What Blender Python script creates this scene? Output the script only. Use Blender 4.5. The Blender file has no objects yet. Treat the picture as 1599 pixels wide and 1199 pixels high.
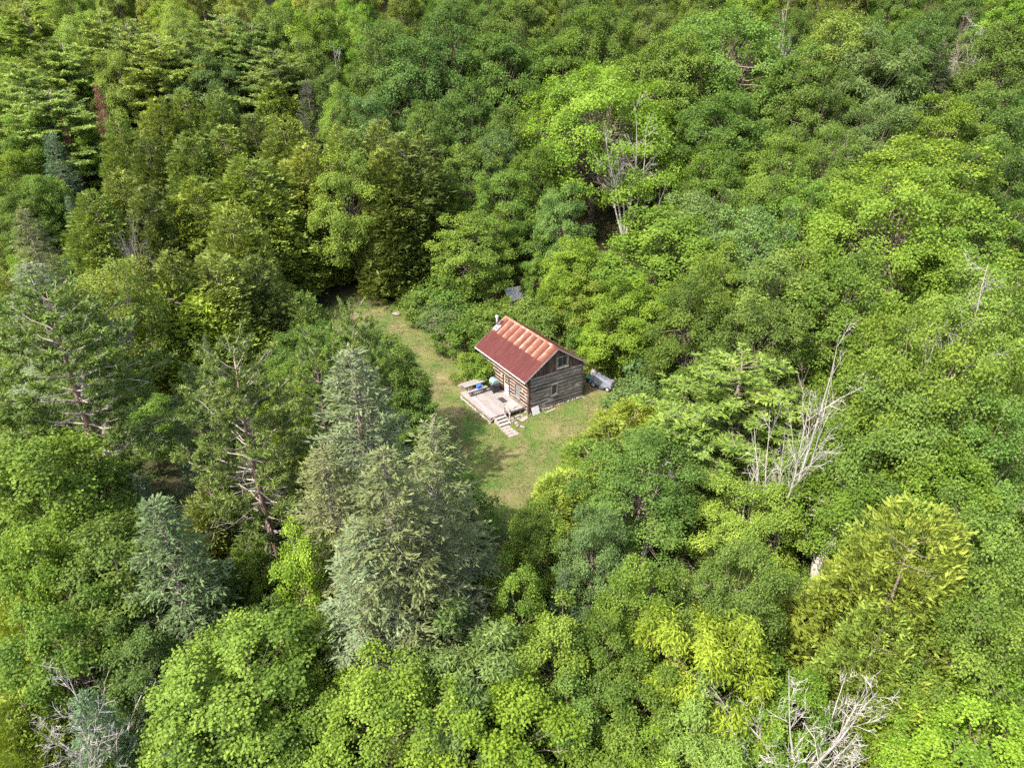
import bpy, math, random
import numpy as np
from mathutils import Vector, Matrix

# ------------------------------------------------------------------ camera, sky, sun, exposure
scene = bpy.context.scene
col = scene.collection
TH, CAMH, FPX = math.radians(28.28), 26.0, 1066.0      # pitch, height and focal length (px of a 1599 wide frame)
cam_d = bpy.data.cameras.new('camera'); cam = bpy.data.objects.new('camera', cam_d); col.objects.link(cam)
cam.location = (0, 0, CAMH); cam.rotation_euler = (math.radians(90) - TH, 0, 0)
cam_d.sensor_width = 36; cam_d.lens = 36 * FPX / 1599; cam_d.clip_end = 3000
scene.camera = cam

SUN_EL = math.radians(52); SUN_DIR = Vector((-0.76, -0.65, 0)).normalized()
w = bpy.data.worlds.new('World'); scene.world = w; w.use_nodes = True
nt = w.node_tree; bg = nt.nodes['Background']
sky = nt.nodes.new('ShaderNodeTexSky'); sky.sky_type = 'NISHITA'; sky.sun_disc = False
sky.sun_elevation = SUN_EL; sky.sun_rotation = math.atan2(SUN_DIR.x, SUN_DIR.y)
sky.dust_density = 4.0; sky.air_density = 1.0
nt.links.new(sky.outputs[0], bg.inputs[0]); bg.inputs[1].default_value = 0.15
sd = bpy.data.lights.new('sun', 'SUN'); sun = bpy.data.objects.new('sun', sd); col.objects.link(sun)
sd.energy = 3.2; sd.angle = math.radians(0.6); sd.color = (1.0, 0.95, 0.86)
sv = Vector((SUN_DIR.x * math.cos(SUN_EL), SUN_DIR.y * math.cos(SUN_EL), math.sin(SUN_EL)))
sun.rotation_euler = sv.to_track_quat('Z', 'Y').to_euler(); sun.location = sv * 120
scene.view_settings.view_transform = 'Standard'; scene.view_settings.look = 'None'
scene.view_settings.exposure = 1.62; scene.view_settings.gamma = 1.0
scene.view_settings.use_curve_mapping = False
scene.cycles.max_bounces = 5; scene.cycles.diffuse_bounces = 3; scene.cycles.transmission_bounces = 3
scene.cycles.glossy_bounces = 2; scene.cycles.transparent_max_bounces = 4
scene.cycles.use_denoising = False
scene.cycles.sample_clamp_indirect = 6

rng = np.random.default_rng(7); random.seed(7)

# ------------------------------------------------------------------ ground height and picking
def ground_z(x, y):
    x = np.asarray(x, float); y = np.asarray(y, float)
    y0 = 62 - 6 * np.clip((x - 2) / 12, 0, 1) + 4 * np.clip((-x - 20) / 20, 0, 1)
    s = np.maximum(0, y - y0)
    z = 0.36 * s * s / (s + 18)
    z = z + 0.05 * np.maximum(0, x - 16) * np.clip((y - 20) / 20, 0, 1)
    out = np.clip((np.hypot(x - 0, y - 45) - 14) / 12, 0, 1)
    z = z + out * (0.25 * np.sin(x * .21 + 1) * np.cos(y * .17) + 0.15 * np.sin(x * .53 + y * .41))
    return z
def gz(x, y): return float(ground_z(x, y))
def ray(px, py):
    a = (px - 799.5) / FPX; b = (599.5 - py) / FPX
    c, s = math.cos(TH), math.sin(TH)
    return a, c + b * s, -s + b * c
def at(px, py, h=0.0):
    """where the sight line of a photograph pixel comes down to h metres above the ground"""
    dx, dy, dz = ray(px, py)
    lo = None
    t = 4.0
    while t < 400:
        if CAMH + dz * t <= gz(dx * t, dy * t) + h:
            break
        t += 0.5
    lo, hi = t - 0.5, t
    for _ in range(18):
        m = (lo + hi) / 2
        if CAMH + dz * m <= gz(dx * m, dy * m) + h: hi = m
        else: lo = m
    return dx * hi, dy * hi, hi
def inside(poly, x, y):
    x = np.asarray(x); y = np.asarray(y); r = np.zeros(x.shape, bool)
    n = len(poly)
    for i in range(n):
        x1, y1 = poly[i]; x2, y2 = poly[(i + 1) % n]
        c = ((y1 > y) != (y2 > y)) & (x < (x2 - x1) * (y - y1) / (y2 - y1 + 1e-9) + x1)
        r ^= c
    return r
def poly_dist(poly, x, y):
    d = np.full(np.shape(x), 1e9); n = len(poly)
    for i in range(n):
        ax, ay = poly[i]; bx, by = poly[(i + 1) % n]
        ux, uy = bx - ax, by - ay
        t = np.clip(((x - ax) * ux + (y - ay) * uy) / (ux * ux + uy * uy), 0, 1)
        d = np.minimum(d, np.hypot(x - ax - t * ux, y - ay - t * uy))
    return d
CLEAR_PX = [(425, 520), (440, 488), (520, 478), (600, 474), (660, 478), (690, 520), (725, 560), (757, 585), (800, 560), (880, 570), (925, 575), (985, 600),
            (990, 640), (940, 700), (890, 770), (850, 830), (770, 850), (690, 800), (660, 720), (650, 640), (640, 560), (590, 515), (520, 530)]
CLEAR = [at(px, py)[:2] for px, py in CLEAR_PX]

# ------------------------------------------------------------------ mesh helpers
def mesh_np(name, V, F, mat, tint=None, smooth=False):
    """F: (n,4) or (n,3) index array"""
    me = bpy.data.meshes.new(name)
    V = np.asarray(V, np.float32); F = np.asarray(F, np.int32)
    k = F.shape[1]
    me.vertices.add(len(V)); me.vertices.foreach_set('co', V.ravel())
    me.loops.add(F.size); me.loops.foreach_set('vertex_index', F.ravel())
    me.polygons.add(len(F)); me.polygons.foreach_set('loop_start', np.arange(0, F.size, k, dtype=np.int32))
    if smooth: me.polygons.foreach_set('use_smooth', np.ones(len(F), bool))
    me.update(calc_edges=True)
    if tint is not None:
        at_ = me.attributes.new('tint', 'FLOAT', 'FACE'); at_.data.foreach_set('value', np.asarray(tint, np.float32))
    me.materials.append(mat)
    return me
class MB:
    def __init__(s): s.v = []; s.f = []
    def add(s, vs, fs):
        b = len(s.v); s.v += [tuple(p) for p in vs]; s.f += [tuple(b + i for i in q) for q in fs]; return s
    def box(s, x0, x1, y0, y1, z0, z1, M=None):
        P = [Vector((x, y, z)) for z in (z0, z1) for y in (y0, y1) for x in (x0, x1)]
        if M is not None: P = [M @ p for p in P]
        return s.add(P, [(0, 2, 3, 1), (4, 5, 7, 6), (0, 1, 5, 4), (2, 6, 7, 3), (0, 4, 6, 2), (1, 3, 7, 5)])
    def bar(s, a, b, wx, wz, up=(0, 0, 1)):
        a = Vector(a); b = Vector(b); d = (b - a).normalized(); u = Vector(up)
        sx = d.cross(u)
        if sx.length < 1e-4: sx = d.cross(Vector((1, 0, 0)))
        sx.normalize(); uu = sx.cross(d)
        P = [p + sx * (i * wx / 2) + uu * (j * wz / 2) for p in (a, b) for j in (-1, 1) for i in (-1, 1)]
        return s.add(P, [(0, 2, 3, 1), (4, 5, 7, 6), (0, 1, 5, 4), (2, 6, 7, 3), (0, 4, 6, 2), (1, 3, 7, 5)])
    def tube(s, pts, rad, n=6, cap=True):
        b = len(s.v); m = len(pts); P = [Vector(p) for p in pts]
        for i, p in enumerate(P):
            d = (P[min(i + 1, m - 1)] - P[max(i - 1, 0)]).normalized()
            a = d.cross(Vector((0.3, 0.9, 0.1)))
            if a.length < 1e-3: a = d.cross(Vector((1, 0, 0)))
            a.normalize(); c = d.cross(a)
            for k in range(n):
                t = 2 * math.pi * k / n; q = p + (a * math.cos(t) + c * math.sin(t)) * rad[i]
                s.v.append(tuple(q))
        for i in range(m - 1):
            for k in range(n):
                s.f.append((b + i * n + k, b + i * n + (k + 1) % n, b + (i + 1) * n + (k + 1) % n, b + (i + 1) * n + k))
        if cap:
            s.f.append(tuple(b + k for k in reversed(range(n)))); s.f.append(tuple(b + (m - 1) * n + k for k in range(n)))
        return s
    def mesh(s, name, mat, smooth=False):
        me = bpy.data.meshes.new(name); me.from_pydata(s.v, [], s.f); me.update()
        if smooth: me.polygons.foreach_set('use_smooth', np.ones(len(me.polygons), bool))
        me.materials.append(mat); return me
    def build(s, name, mat, parent=None, smooth=False):
        return link(name, s.mesh(name, mat, smooth), parent)
def link(name, data, parent=None):
    o = bpy.data.objects.new(name, data); col.objects.link(o); o.parent = parent; return o
def bevel(o, wd=0.01, seg=1):
    m = o.modifiers.new('bevel', 'BEVEL'); m.width = wd; m.segments = seg; m.limit_method = 'ANGLE'; return o
def tag(o, label=None, cat=None, group=None, kind=None):
    if label: o['label'] = label
    if cat: o['category'] = cat
    if group: o['group'] = group
    if kind: o['kind'] = kind
    return o

# ------------------------------------------------------------------ materials
def mat_new(name):
    m = bpy.data.materials.new(name); m.use_nodes = True; n = m.node_tree.nodes
    return m, n, m.node_tree.links, n['Principled BSDF']
def N(n, t, **kw):
    x = n.new(t)
    for k, v in kw.items(): setattr(x, k, v)
    return x
def ramp(n, stops):
    r = n.new('ShaderNodeValToRGB'); e = r.color_ramp.elements
    while len(e) < len(stops): e.new(0.5)
    for i, (p, c) in enumerate(stops): e[i].position = p; e[i].color = (*c, 1)
    return r
def noise(n, l, vec, scale, detail=4, rough=0.6):
    t = n.new('ShaderNodeTexNoise'); t.inputs['Scale'].default_value = scale; t.inputs['Detail'].default_value = detail
    t.inputs['Roughness'].default_value = rough; l.new(vec, t.inputs['Vector']); return t
def mapping(n, l, src, scale=(1, 1, 1), loc=(0, 0, 0), rot=(0, 0, 0)):
    m = n.new('ShaderNodeMapping'); m.inputs['Scale'].default_value = scale; m.inputs['Location'].default_value = loc; m.inputs['Rotation'].default_value = rot
    l.new(src, m.inputs['Vector']); return m
def mixc(n, l, fac, a, b, blend='MIX'):
    x = n.new('ShaderNodeMix'); x.data_type = 'RGBA'; x.blend_type = blend
    for s, v in ((0, fac), (6, a), (7, b)):
        if hasattr(v, 'links'): l.new(v, x.inputs[s])
        elif isinstance(v, (int, float)): x.inputs[s].default_value = v
        else: x.inputs[s].default_value = (*v, 1)
    return x.outputs[2]

def leaf_material(name, transl=0.42, rough=0.65, spec=0.18, warm=(1.25, 1.15, 0.55), var=0.4):
    m, n, l, p = mat_new(name)
    oi = n.new('ShaderNodeObjectInfo'); a = N(n, 'ShaderNodeAttribute', attribute_name='tint')
    # each leaf a little lighter, yellower or duller than the next
    mr = n.new('ShaderNodeMapRange'); mr.inputs[3].default_value = 1 - var; mr.inputs[4].default_value = 1 + var
    l.new(a.outputs['Fac'], mr.inputs[0])
    c1 = mixc(n, l, 1.0, oi.outputs['Color'], (1, 1, 1), 'MULTIPLY')
    mul = n.new('ShaderNodeVectorMath'); mul.operation = 'SCALE'; l.new(c1, mul.inputs[0]); l.new(mr.outputs[0], mul.inputs['Scale'])
    hs = n.new('ShaderNodeHueSaturation'); l.new(mul.outputs[0], hs.inputs['Color'])
    mh = n.new('ShaderNodeMapRange'); mh.inputs[3].default_value = 0.515; mh.inputs[4].default_value = 0.485
    l.new(a.outputs['Fac'], mh.inputs[0]); l.new(mh.outputs[0], hs.inputs['Hue'])
    l.new(hs.outputs[0], p.inputs['Base Color']); p.inputs['Roughness'].default_value = rough; p.inputs['Specular IOR Level'].default_value = spec
    tr = n.new('ShaderNodeBsdfTranslucent'); tc = mixc(n, l, 1.0, hs.outputs[0], warm, 'MULTIPLY'); l.new(tc, tr.inputs['Color'])
    mx = n.new('ShaderNodeMixShader'); mx.inputs[0].default_value = transl
    l.new(p.outputs[0], mx.inputs[1]); l.new(tr.outputs[0], mx.inputs[2]); l.new(mx.outputs[0], n['Material Output'].inputs['Surface'])
    return m
def wood_material(name, c1, c2, scale=(3, 3, 3), rough=0.8, bump=0.3, objvar=0.2, c3=None):
    m, n, l, p = mat_new(name)
    tc = n.new('ShaderNodeTexCoord'); oi = n.new('ShaderNodeObjectInfo')
    ad = n.new('ShaderNodeVectorMath'); ad.operation = 'ADD'; l.new(tc.outputs['Object'], ad.inputs[0])
    sc = n.new('ShaderNodeVectorMath'); sc.operation = 'SCALE'; sc.inputs['Scale'].default_value = 37.0
    cx = n.new('ShaderNodeCombineXYZ'); l.new(oi.outputs['Random'], cx.inputs[0]); l.new(oi.outputs['Random'], cx.inputs[1]); l.new(cx.outputs[0], sc.inputs[0]); l.new(sc.outputs[0], ad.inputs[1])
    mp = mapping(n, l, ad.outputs[0], scale)
    nz = noise(n, l, mp.outputs[0], 1.0, 6, 0.65)
    r = ramp(n, [(0.3, c1), (0.7, c2)] if c3 is None else [(0.28, c1), (0.55, c2), (0.75, c3)]); l.new(nz.outputs[0], r.inputs[0])
    hs = n.new('ShaderNodeHueSaturation'); l.new(r.outputs[0], hs.inputs['Color'])
    mr = n.new('ShaderNodeMapRange'); mr.inputs[3].default_value = 1 - objvar; mr.inputs[4].default_value = 1 + objvar; l.new(oi.outputs['Random'], mr.inputs[0]); l.new(mr.outputs[0], hs.inputs['Value'])
    l.new(hs.outputs[0], p.inputs['Base Color']); p.inputs['Roughness'].default_value = rough; p.inputs['Specular IOR Level'].default_value = 0.25
    b = n.new('ShaderNodeBump'); b.inputs['Strength'].default_value = bump; b.inputs['Distance'].default_value = 0.02; l.new(nz.outputs[0], b.inputs['Height']); l.new(b.outputs[0], p.inputs['Normal'])
    return m
def plain(name, c, rough=0.5, metal=0.0, nscale=14, nv=0.18):
    m, n, l, p = mat_new(name)
    tc = n.new('ShaderNodeTexCoord'); nz = noise(n, l, tc.outputs['Object'], nscale, 4)
    r = ramp(n, [(0.3, tuple(x * (1 - nv) for x in c)), (0.7, tuple(min(1, x * (1 + nv)) for x in c))]); l.new(nz.outputs[0], r.inputs[0])
    l.new(r.outputs[0], p.inputs['Base Color']); p.inputs['Roughness'].default_value = rough; p.inputs['Metallic'].default_value = metal
    return m

M = {}
M['leaf'] = leaf_material('broad_leaf')
M['needle'] = leaf_material('conifer_needle', transl=0.3, rough=0.65, spec=0.18, warm=(1.2, 1.1, 0.6), var=0.45)
M['bark'] = wood_material('bark', (0.10, 0.075, 0.055), (0.22, 0.18, 0.15), (9, 9, 1.5))
M['pinebark'] = wood_material('pine_bark', (0.13, 0.075, 0.055), (0.27, 0.18, 0.14), (9, 9, 2))
M['graytwig'] = wood_material('grey_dead_branch', (0.15, 0.125, 0.11), (0.29, 0.25, 0.225), (6, 6, 2))
M['palewood'] = wood_material('pale_dead_wood', (0.20, 0.18, 0.16), (0.39, 0.365, 0.335), (6, 6, 1.5))
M['whitebark'] = wood_material('pale_living_bark', (0.28, 0.25, 0.22), (0.50, 0.47, 0.42), (6, 6, 2))
M['browntwig'] = wood_material('brown_dead_twig', (0.16, 0.11, 0.09), (0.30, 0.23, 0.19), (6, 6, 2))

def ground_material():
    m, n, l, p = mat_new('ground_cover')
    geo = n.new('ShaderNodeNewGeometry'); pos = geo.outputs['Position']
    a = N(n, 'ShaderNodeAttribute', attribute_name='lawn'); d = N(n, 'ShaderNodeAttribute', attribute_name='dirt')
    big = noise(n, l, pos, 0.28, 5, 0.6); mid = noise(n, l, pos, 1.1, 5, 0.65); fine = noise(n, l, pos, 9, 5, 0.7)
    grass = ramp(n, [(0.40, (0.068, 0.118, 0.022)), (0.48, (0.10, 0.122, 0.033)), (0.56, (0.14, 0.13, 0.052)), (0.68, (0.21, 0.175, 0.10))])
    am = n.new('ShaderNodeMath'); am.operation = 'MULTIPLY_ADD'; am.inputs[1].default_value = 0.45; l.new(mid.outputs[0], am.inputs[0])
    bm = n.new('ShaderNodeMath'); bm.operation = 'MULTIPLY'; bm.inputs[1].default_value = 0.55; l.new(big.outputs[0], bm.inputs[0]); l.new(bm.outputs[0], am.inputs[2]); l.new(am.outputs[0], grass.inputs[0])
    fr = ramp(n, [(0.3, (0.72, 0.72, 0.72)), (0.7, (1.25, 1.25, 1.25))]); l.new(fine.outputs[0], fr.inputs[0])
    g2 = mixc(n, l, 1.0, grass.outputs[0], fr.outputs[0], 'MULTIPLY')
    dirt = ramp(n, [(0.3, (0.12, 0.06, 0.04)), (0.7, (0.25, 0.145, 0.10))]); l.new(fine.outputs[0], dirt.inputs[0])
    g3 = mixc(n, l, d.outputs['Fac'], g2, dirt.outputs[0])
    litter = ramp(n, [(0.3, (0.035, 0.032, 0.015)), (0.55, (0.06, 0.055, 0.025)), (0.7, (0.05, 0.075, 0.02))]); l.new(mid.outputs[0], litter.inputs[0])
    c = mixc(n, l, a.outputs['Fac'], litter.outputs[0], g3)
    l.new(c, p.inputs['Base Color']); p.inputs['Roughness'].default_value = 0.95; p.inputs['Specular IOR Level'].default_value = 0.1
    b = n.new('ShaderNodeBump'); b.inputs['Strength'].default_value = 0.5; b.inputs['Distance'].default_value = 0.06; l.new(fine.outputs[0], b.inputs['Height']); l.new(b.outputs[0], p.inputs['Normal'])
    return m, g3
M['ground'], _ = ground_material()
def grass_material():
    m, n, l, p = mat_new('grass_blade')
    geo = n.new('ShaderNodeNewGeometry'); pos = geo.outputs['Position']
    a = N(n, 'ShaderNodeAttribute', attribute_name='tint')
    big = noise(n, l, pos, 0.28, 5, 0.6); mid = noise(n, l, pos, 1.1, 5, 0.65)
    am = n.new('ShaderNodeMath'); am.operation = 'MULTIPLY_ADD'; am.inputs[1].default_value = 0.45; l.new(mid.outputs[0], am.inputs[0])
    bm = n.new('ShaderNodeMath'); bm.operation = 'MULTIPLY'; bm.inputs[1].default_value = 0.55; l.new(big.outputs[0], bm.inputs[0]); l.new(bm.outputs[0], am.inputs[2])
    r = ramp(n, [(0.40, (0.072, 0.13, 0.022)), (0.48, (0.105, 0.132, 0.033)), (0.56, (0.145, 0.135, 0.052)), (0.68, (0.21, 0.18, 0.10))]); l.new(am.outputs[0], r.inputs[0])
    mr = n.new('ShaderNodeMapRange'); mr.inputs[3].default_value = 0.6; mr.inputs[4].default_value = 1.4; l.new(a.outputs['Fac'], mr.inputs[0])
    mul = n.new('ShaderNodeVectorMath'); mul.operation = 'SCALE'; l.new(r.outputs[0], mul.inputs[0]); l.new(mr.outputs[0], mul.inputs['Scale'])
    l.new(mul.outputs[0], p.inputs['Base Color']); p.inputs['Roughness'].default_value = 0.7
    return m
M['grass'] = grass_material()

# ------------------------------------------------------------------ the ground and the lawn
CAB = Vector((1.2, 43.5, 0.0)); YAW = math.radians(32.45)
CM = Matrix.Translation(CAB) @ Matrix.Rotation(YAW, 4, 'Z')
def cw(x, y, z=0.0): return CM @ Vector((x, y, z))          # cabin coordinates to the world
MOWER = cw(7.45, 0.5)
def build_ground():
    def axis(lo, a, b, hi, fine, coarse):
        return np.concatenate([np.arange(lo, a, coarse), np.arange(a, b, fine), np.arange(b, hi + coarse, coarse)])
    X = axis(-420, -22, 12, 420, 0.4, 6.0); Y = axis(-80, 27, 69, 620, 0.4, 6.0)
    gx, gy = np.meshgrid(X, Y); zz = ground_z(gx, gy)
    V = np.stack([gx, gy, zz], -1).reshape(-1, 3)
    nx = len(X); i, j = np.meshgrid(np.arange(nx - 1), np.arange(len(Y) - 1)); b = (j * nx + i).ravel()
    F = np.stack([b, b + 1, b + nx + 1, b + nx], 1)
    fx, fy = V[:, 0], V[:, 1]
    sd_ = np.where(inside(CLEAR, fx, fy), 1, -1) * poly_dist(CLEAR, fx, fy)
    wob = 0.5 * np.sin(fx * 1.9 + 2 * np.sin(fy * .8)) * np.sin(fy * 1.7 + 1.3) + 0.25 * np.sin(fx * 5.1 + fy * 3.7)
    lawn = np.clip((sd_ + 0.4 + wob) / 1.2, 0, 1)
    dirt = np.zeros(len(V))
    def spot(p, r, k=1.0):
        nonlocal dirt
        dirt = np.maximum(dirt, k * np.clip(1.3 - np.hypot(fx - p[0], fy - p[1]) / r + 0.35 * wob, 0, 1))
    spot(cw(6.2, 2.2), 1.8, .9); spot(cw(8.3, 0.3), 1.2, .8); spot(cw(2.2, -0.35), 0.6, .6); spot(at(462, 500), .9, .6); spot(at(712, 590), 1.0, .45); spot(at(640, 487), 1.2, .7)
    spot(at(690, 560), 1.2, .4)
    fc = V[F].mean(1); ins = inside(CLEAR, fc[:, 0], fc[:, 1])
    for nm, sel in (('ground', ~ins), ('lawn', ins)):
        f = F[sel]; u, inv = np.unique(f, return_inverse=True)
        me = mesh_np(nm, V[u], inv.reshape(-1, 4), M['ground'], smooth=True)
        for k, arr in (('lawn', lawn), ('dirt', dirt)):
            t = me.attributes.new(k, 'FLOAT', 'POINT'); t.data.foreach_set('value', arr[u].astype(np.float32))
        o = link(nm, me); o['kind'] = 'structure'
build_ground()

def build_grass():
    xs, ys = zip(*CLEAR)
    n = 75000
    px = rng.uniform(min(xs), max(xs), n); py = rng.uniform(min(ys), max(ys), n)
    k = inside(CLEAR, px, py)
    lx = (px - CAB.x) * math.cos(YAW) + (py - CAB.y) * math.sin(YAW); ly = -(px - CAB.x) * math.sin(YAW) + (py - CAB.y) * math.cos(YAW)
    k &= ~((lx > -3.1) & (lx < 5.1) & (ly > -0.1) & (ly < 7)) & ~((lx > -2.9) & (lx < -1.9) & (ly < 0.3) & (ly > -2.0))
    dens = 0.35 + 0.65 * (np.sin(px * 1.3 + 2) * np.sin(py * 1.1) > -0.2)
    k &= rng.random(n) < dens
    px, py = px[k], py[k]; n = len(px)
    nb = 5; P = np.repeat(np.stack([px, py, ground_z(px, py) - 0.01], 1), nb, 0); m = len(P)
    P[:, :2] += rng.normal(0, .05, (m, 2))
    edge = poly_dist(CLEAR, P[:, 0], P[:, 1]); tall = 1 + 1.6 * np.clip(1 - edge / 1.2, 0, 1)
    L = rng.uniform(.04, .12, m) * tall; a = rng.uniform(0, 2 * np.pi, m); lean = rng.uniform(.2, 1.0, m) * L
    sx, sy = -np.sin(a), np.cos(a); wd = .012 + 0.01 * rng.random(m)
    v0 = P + np.stack([sx * wd, sy * wd, np.zeros(m)], 1); v1 = P - np.stack([sx * wd, sy * wd, np.zeros(m)], 1)
    v2 = P + np.stack([np.cos(a) * lean, np.sin(a) * lean, L], 1)
    V = np.stack([v0, v1, v2], 1).reshape(-1, 3)
    o = link('grass', mesh_np('grass', V, np.arange(3 * m).reshape(-1, 3), M['grass'], rng.random(m)))
    tag(o, 'short dry and green grass blades of the clearing around the cabin', 'grass', kind='stuff')
build_grass()

# ------------------------------------------------------------------ the log cabin (local x along the gable, y along the eave, z up)
M['log_front'] = wood_material('red_brown_log', (0.065, 0.026, 0.018), (0.129, 0.056, 0.037), (5, 1.2, 9), objvar=0.3, bump=0.6)
M['log_gable'] = wood_material('weathered_grey_log', (0.05, 0.042, 0.038), (0.12, 0.10, 0.092), (1.2, 5, 11), objvar=0.35, bump=0.6, c3=(0.22, 0.19, 0.175))
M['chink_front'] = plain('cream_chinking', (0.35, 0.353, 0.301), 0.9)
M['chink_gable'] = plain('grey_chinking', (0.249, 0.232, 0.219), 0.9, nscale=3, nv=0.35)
M['board'] = wood_material('dark_gable_board', (0.035, 0.024, 0.018), (0.085, 0.055, 0.042), (9, 9, 1.3), objvar=0.35, c3=(0.24, 0.19, 0.16))
M['trim_grey'] = wood_material('weathered_trim', (0.12, 0.10, 0.085), (0.26, 0.235, 0.21), (4, 4, 2))
M['white_paint'] = plain('worn_white_paint', (0.430, 0.417, 0.404), 0.6, nscale=7)
M['fascia'] = plain('pale_fascia', (0.310, 0.297, 0.288), 0.6, nscale=4, nv=0.3)
M['stone'] = plain('field_stone', (0.20, 0.17, 0.145), 0.9, nscale=6, nv=0.4)
M['galv'] = plain('galvanised_metal', (0.533, 0.533, 0.542), 0.35, 0.6)
M['steel'] = plain('stovepipe_steel', (0.30, 0.27, 0.26), 0.4, 0.7)
M['door_cream'] = plain('cream_door_paint', (0.62, 0.55, 0.42), 0.6)
M['door_blue'] = plain('blue_grey_door_panel', (0.30, 0.34, 0.46), 0.6)
def glass_mat():
    m, n, l, p = mat_new('dark_window_glass')
    p.inputs['Base Color'].default_value = (0.035, 0.04, 0.045, 1); p.inputs['Roughness'].default_value = 0.08; p.inputs['Specular IOR Level'].default_value = 0.6
    return m
M['glass'] = glass_mat()
M['curtain'] = plain('pale_window_curtain', (0.16, 0.16, 0.165), 0.5)
def red_metal():
    m, n, l, p = mat_new('dark_red_sheet_metal')
    tc = n.new('ShaderNodeTexCoord'); oi = n.new('ShaderNodeObjectInfo')
    ad = n.new('ShaderNodeVectorMath'); ad.operation = 'ADD'; l.new(tc.outputs['Object'], ad.inputs[0]); l.new(oi.outputs['Location'], ad.inputs[1])
    mp = mapping(n, l, ad.outputs[0], (1.0, 5, 1)); nz = noise(n, l, mp.outputs[0], 1.2, 5)
    r = ramp(n, [(0.3, (0.055, 0.015, 0.013)), (0.55, (0.077, 0.021, 0.018)), (0.75, (0.105, 0.038, 0.030))]); l.new(nz.outputs[0], r.inputs[0]); l.new(r.outputs[0], p.inputs['Base Color'])
    p.inputs['Roughness'].default_value = 0.55; p.inputs['Specular IOR Level'].default_value = 0.15
    return m
M['red_metal'] = red_metal()
def rust_metal(name, worn):
    m, n, l, p = mat_new(name)
    tc = n.new('ShaderNodeTexCoord'); oi = n.new('ShaderNodeObjectInfo')
    sc = n.new('ShaderNodeVectorMath'); sc.operation = 'SCALE'; sc.inputs['Scale'].default_value = 3.1; l.new(oi.outputs['Location'], sc.inputs[0])
    ad = n.new('ShaderNodeVectorMath'); ad.operation = 'ADD'; l.new(tc.outputs['Object'], ad.inputs[0]); l.new(sc.outputs[0], ad.inputs[1])
    # rust gathers towards one long edge of each sheet, where it laps the next, and in streaks down the slope
    mp = mapping(n, l, ad.outputs[0], (0.6, 11, 0.6)); nz = noise(n, l, mp.outputs[0], 1.5, 7, 0.7)
    pat = noise(n, l, ad.outputs[0], 1.6, 4)
    sx = n.new('ShaderNodeSeparateXYZ'); l.new(tc.outputs['Object'], sx.inputs[0])
    mr = n.new('ShaderNodeMapRange'); mr.inputs[1].default_value = 0.05; mr.inputs[2].default_value = 0.7; mr.inputs[3].default_value = 0.62; mr.inputs[4].default_value = 0.0; l.new(sx.outputs[1], mr.inputs[0])
    s1 = n.new('ShaderNodeMath'); s1.operation = 'MULTIPLY_ADD'; s1.inputs[1].default_value = 0.75; l.new(nz.outputs[0], s1.inputs[0]); l.new(mr.outputs[0], s1.inputs[2])
    s2 = n.new('ShaderNodeMath'); s2.operation = 'MULTIPLY_ADD'; s2.inputs[1].default_value = 0.75; l.new(pat.outputs[0], s2.inputs[0]); l.new(s1.outputs[0], s2.inputs[2])
    r = ramp(n, [(0.40 - worn, (0.286, 0.231, 0.197)), (0.50 - worn, (0.227, 0.113, 0.067)), (0.66 - worn, (0.151, 0.055, 0.030)), (1.0, (0.084, 0.027, 0.020))])
    sh = n.new('ShaderNodeMath'); sh.operation = 'SUBTRACT'; sh.inputs[1].default_value = 0.22; l.new(s2.outputs[0], sh.inputs[0]); l.new(sh.outputs[0], r.inputs[0])
    l.new(r.outputs[0], p.inputs['Base Color']); p.inputs['Roughness'].default_value = 0.6; p.inputs['Metallic'].default_value = 0.0; p.inputs['Specular IOR Level'].default_value = 0.15
    return m
M['rust'] = rust_metal('rusty_roof_sheet', 0.0); M['rust2'] = rust_metal('heavily_rusted_roof_sheet', 0.12)

W_, L_ = 5.0, 6.87
EAVE, RISE, OE, OG = 2.87, 1.97, 0.39, 0.14
SLOPE = RISE / (W_ / 2 + OE)
def place(name, x, y, z=0.0, rz=0.0):
    o = link(name, None); o.location = cw(x, y, z); o.rotation_euler = (0, 0, YAW + rz); o.empty_display_size = 0.3; return o
def hewn(length, hgt, thick, seed, segs=7):
    """a hewn log along +x with uneven faces, base at z 0, outer face towards -y"""
    r = random.Random(seed); m = MB(); c = 0.022
    prof = [(-thick / 2, c), (-thick / 2 + c, 0), (thick / 2, 0), (thick / 2, hgt), (-thick / 2 + c, hgt), (-thick / 2, hgt - c)]
    n = len(prof)
    for i in range(segs + 1):
        x = length * i / segs; dy = r.uniform(-.014, .014); dz = r.uniform(-.014, .014); k = r.uniform(.93, 1.05)
        for a, b in prof: m.v.append((x, a + dy, b * k + dz))
    for i in range(segs):
        for k in range(n): m.f.append((i * n + k, (i + 1) * n + k, (i + 1) * n + (k + 1) % n, i * n + (k + 1) % n))
    m.f.append(tuple(range(n))); m.f.append(tuple(segs * n + k for k in reversed(range(n))))
    return m

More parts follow.
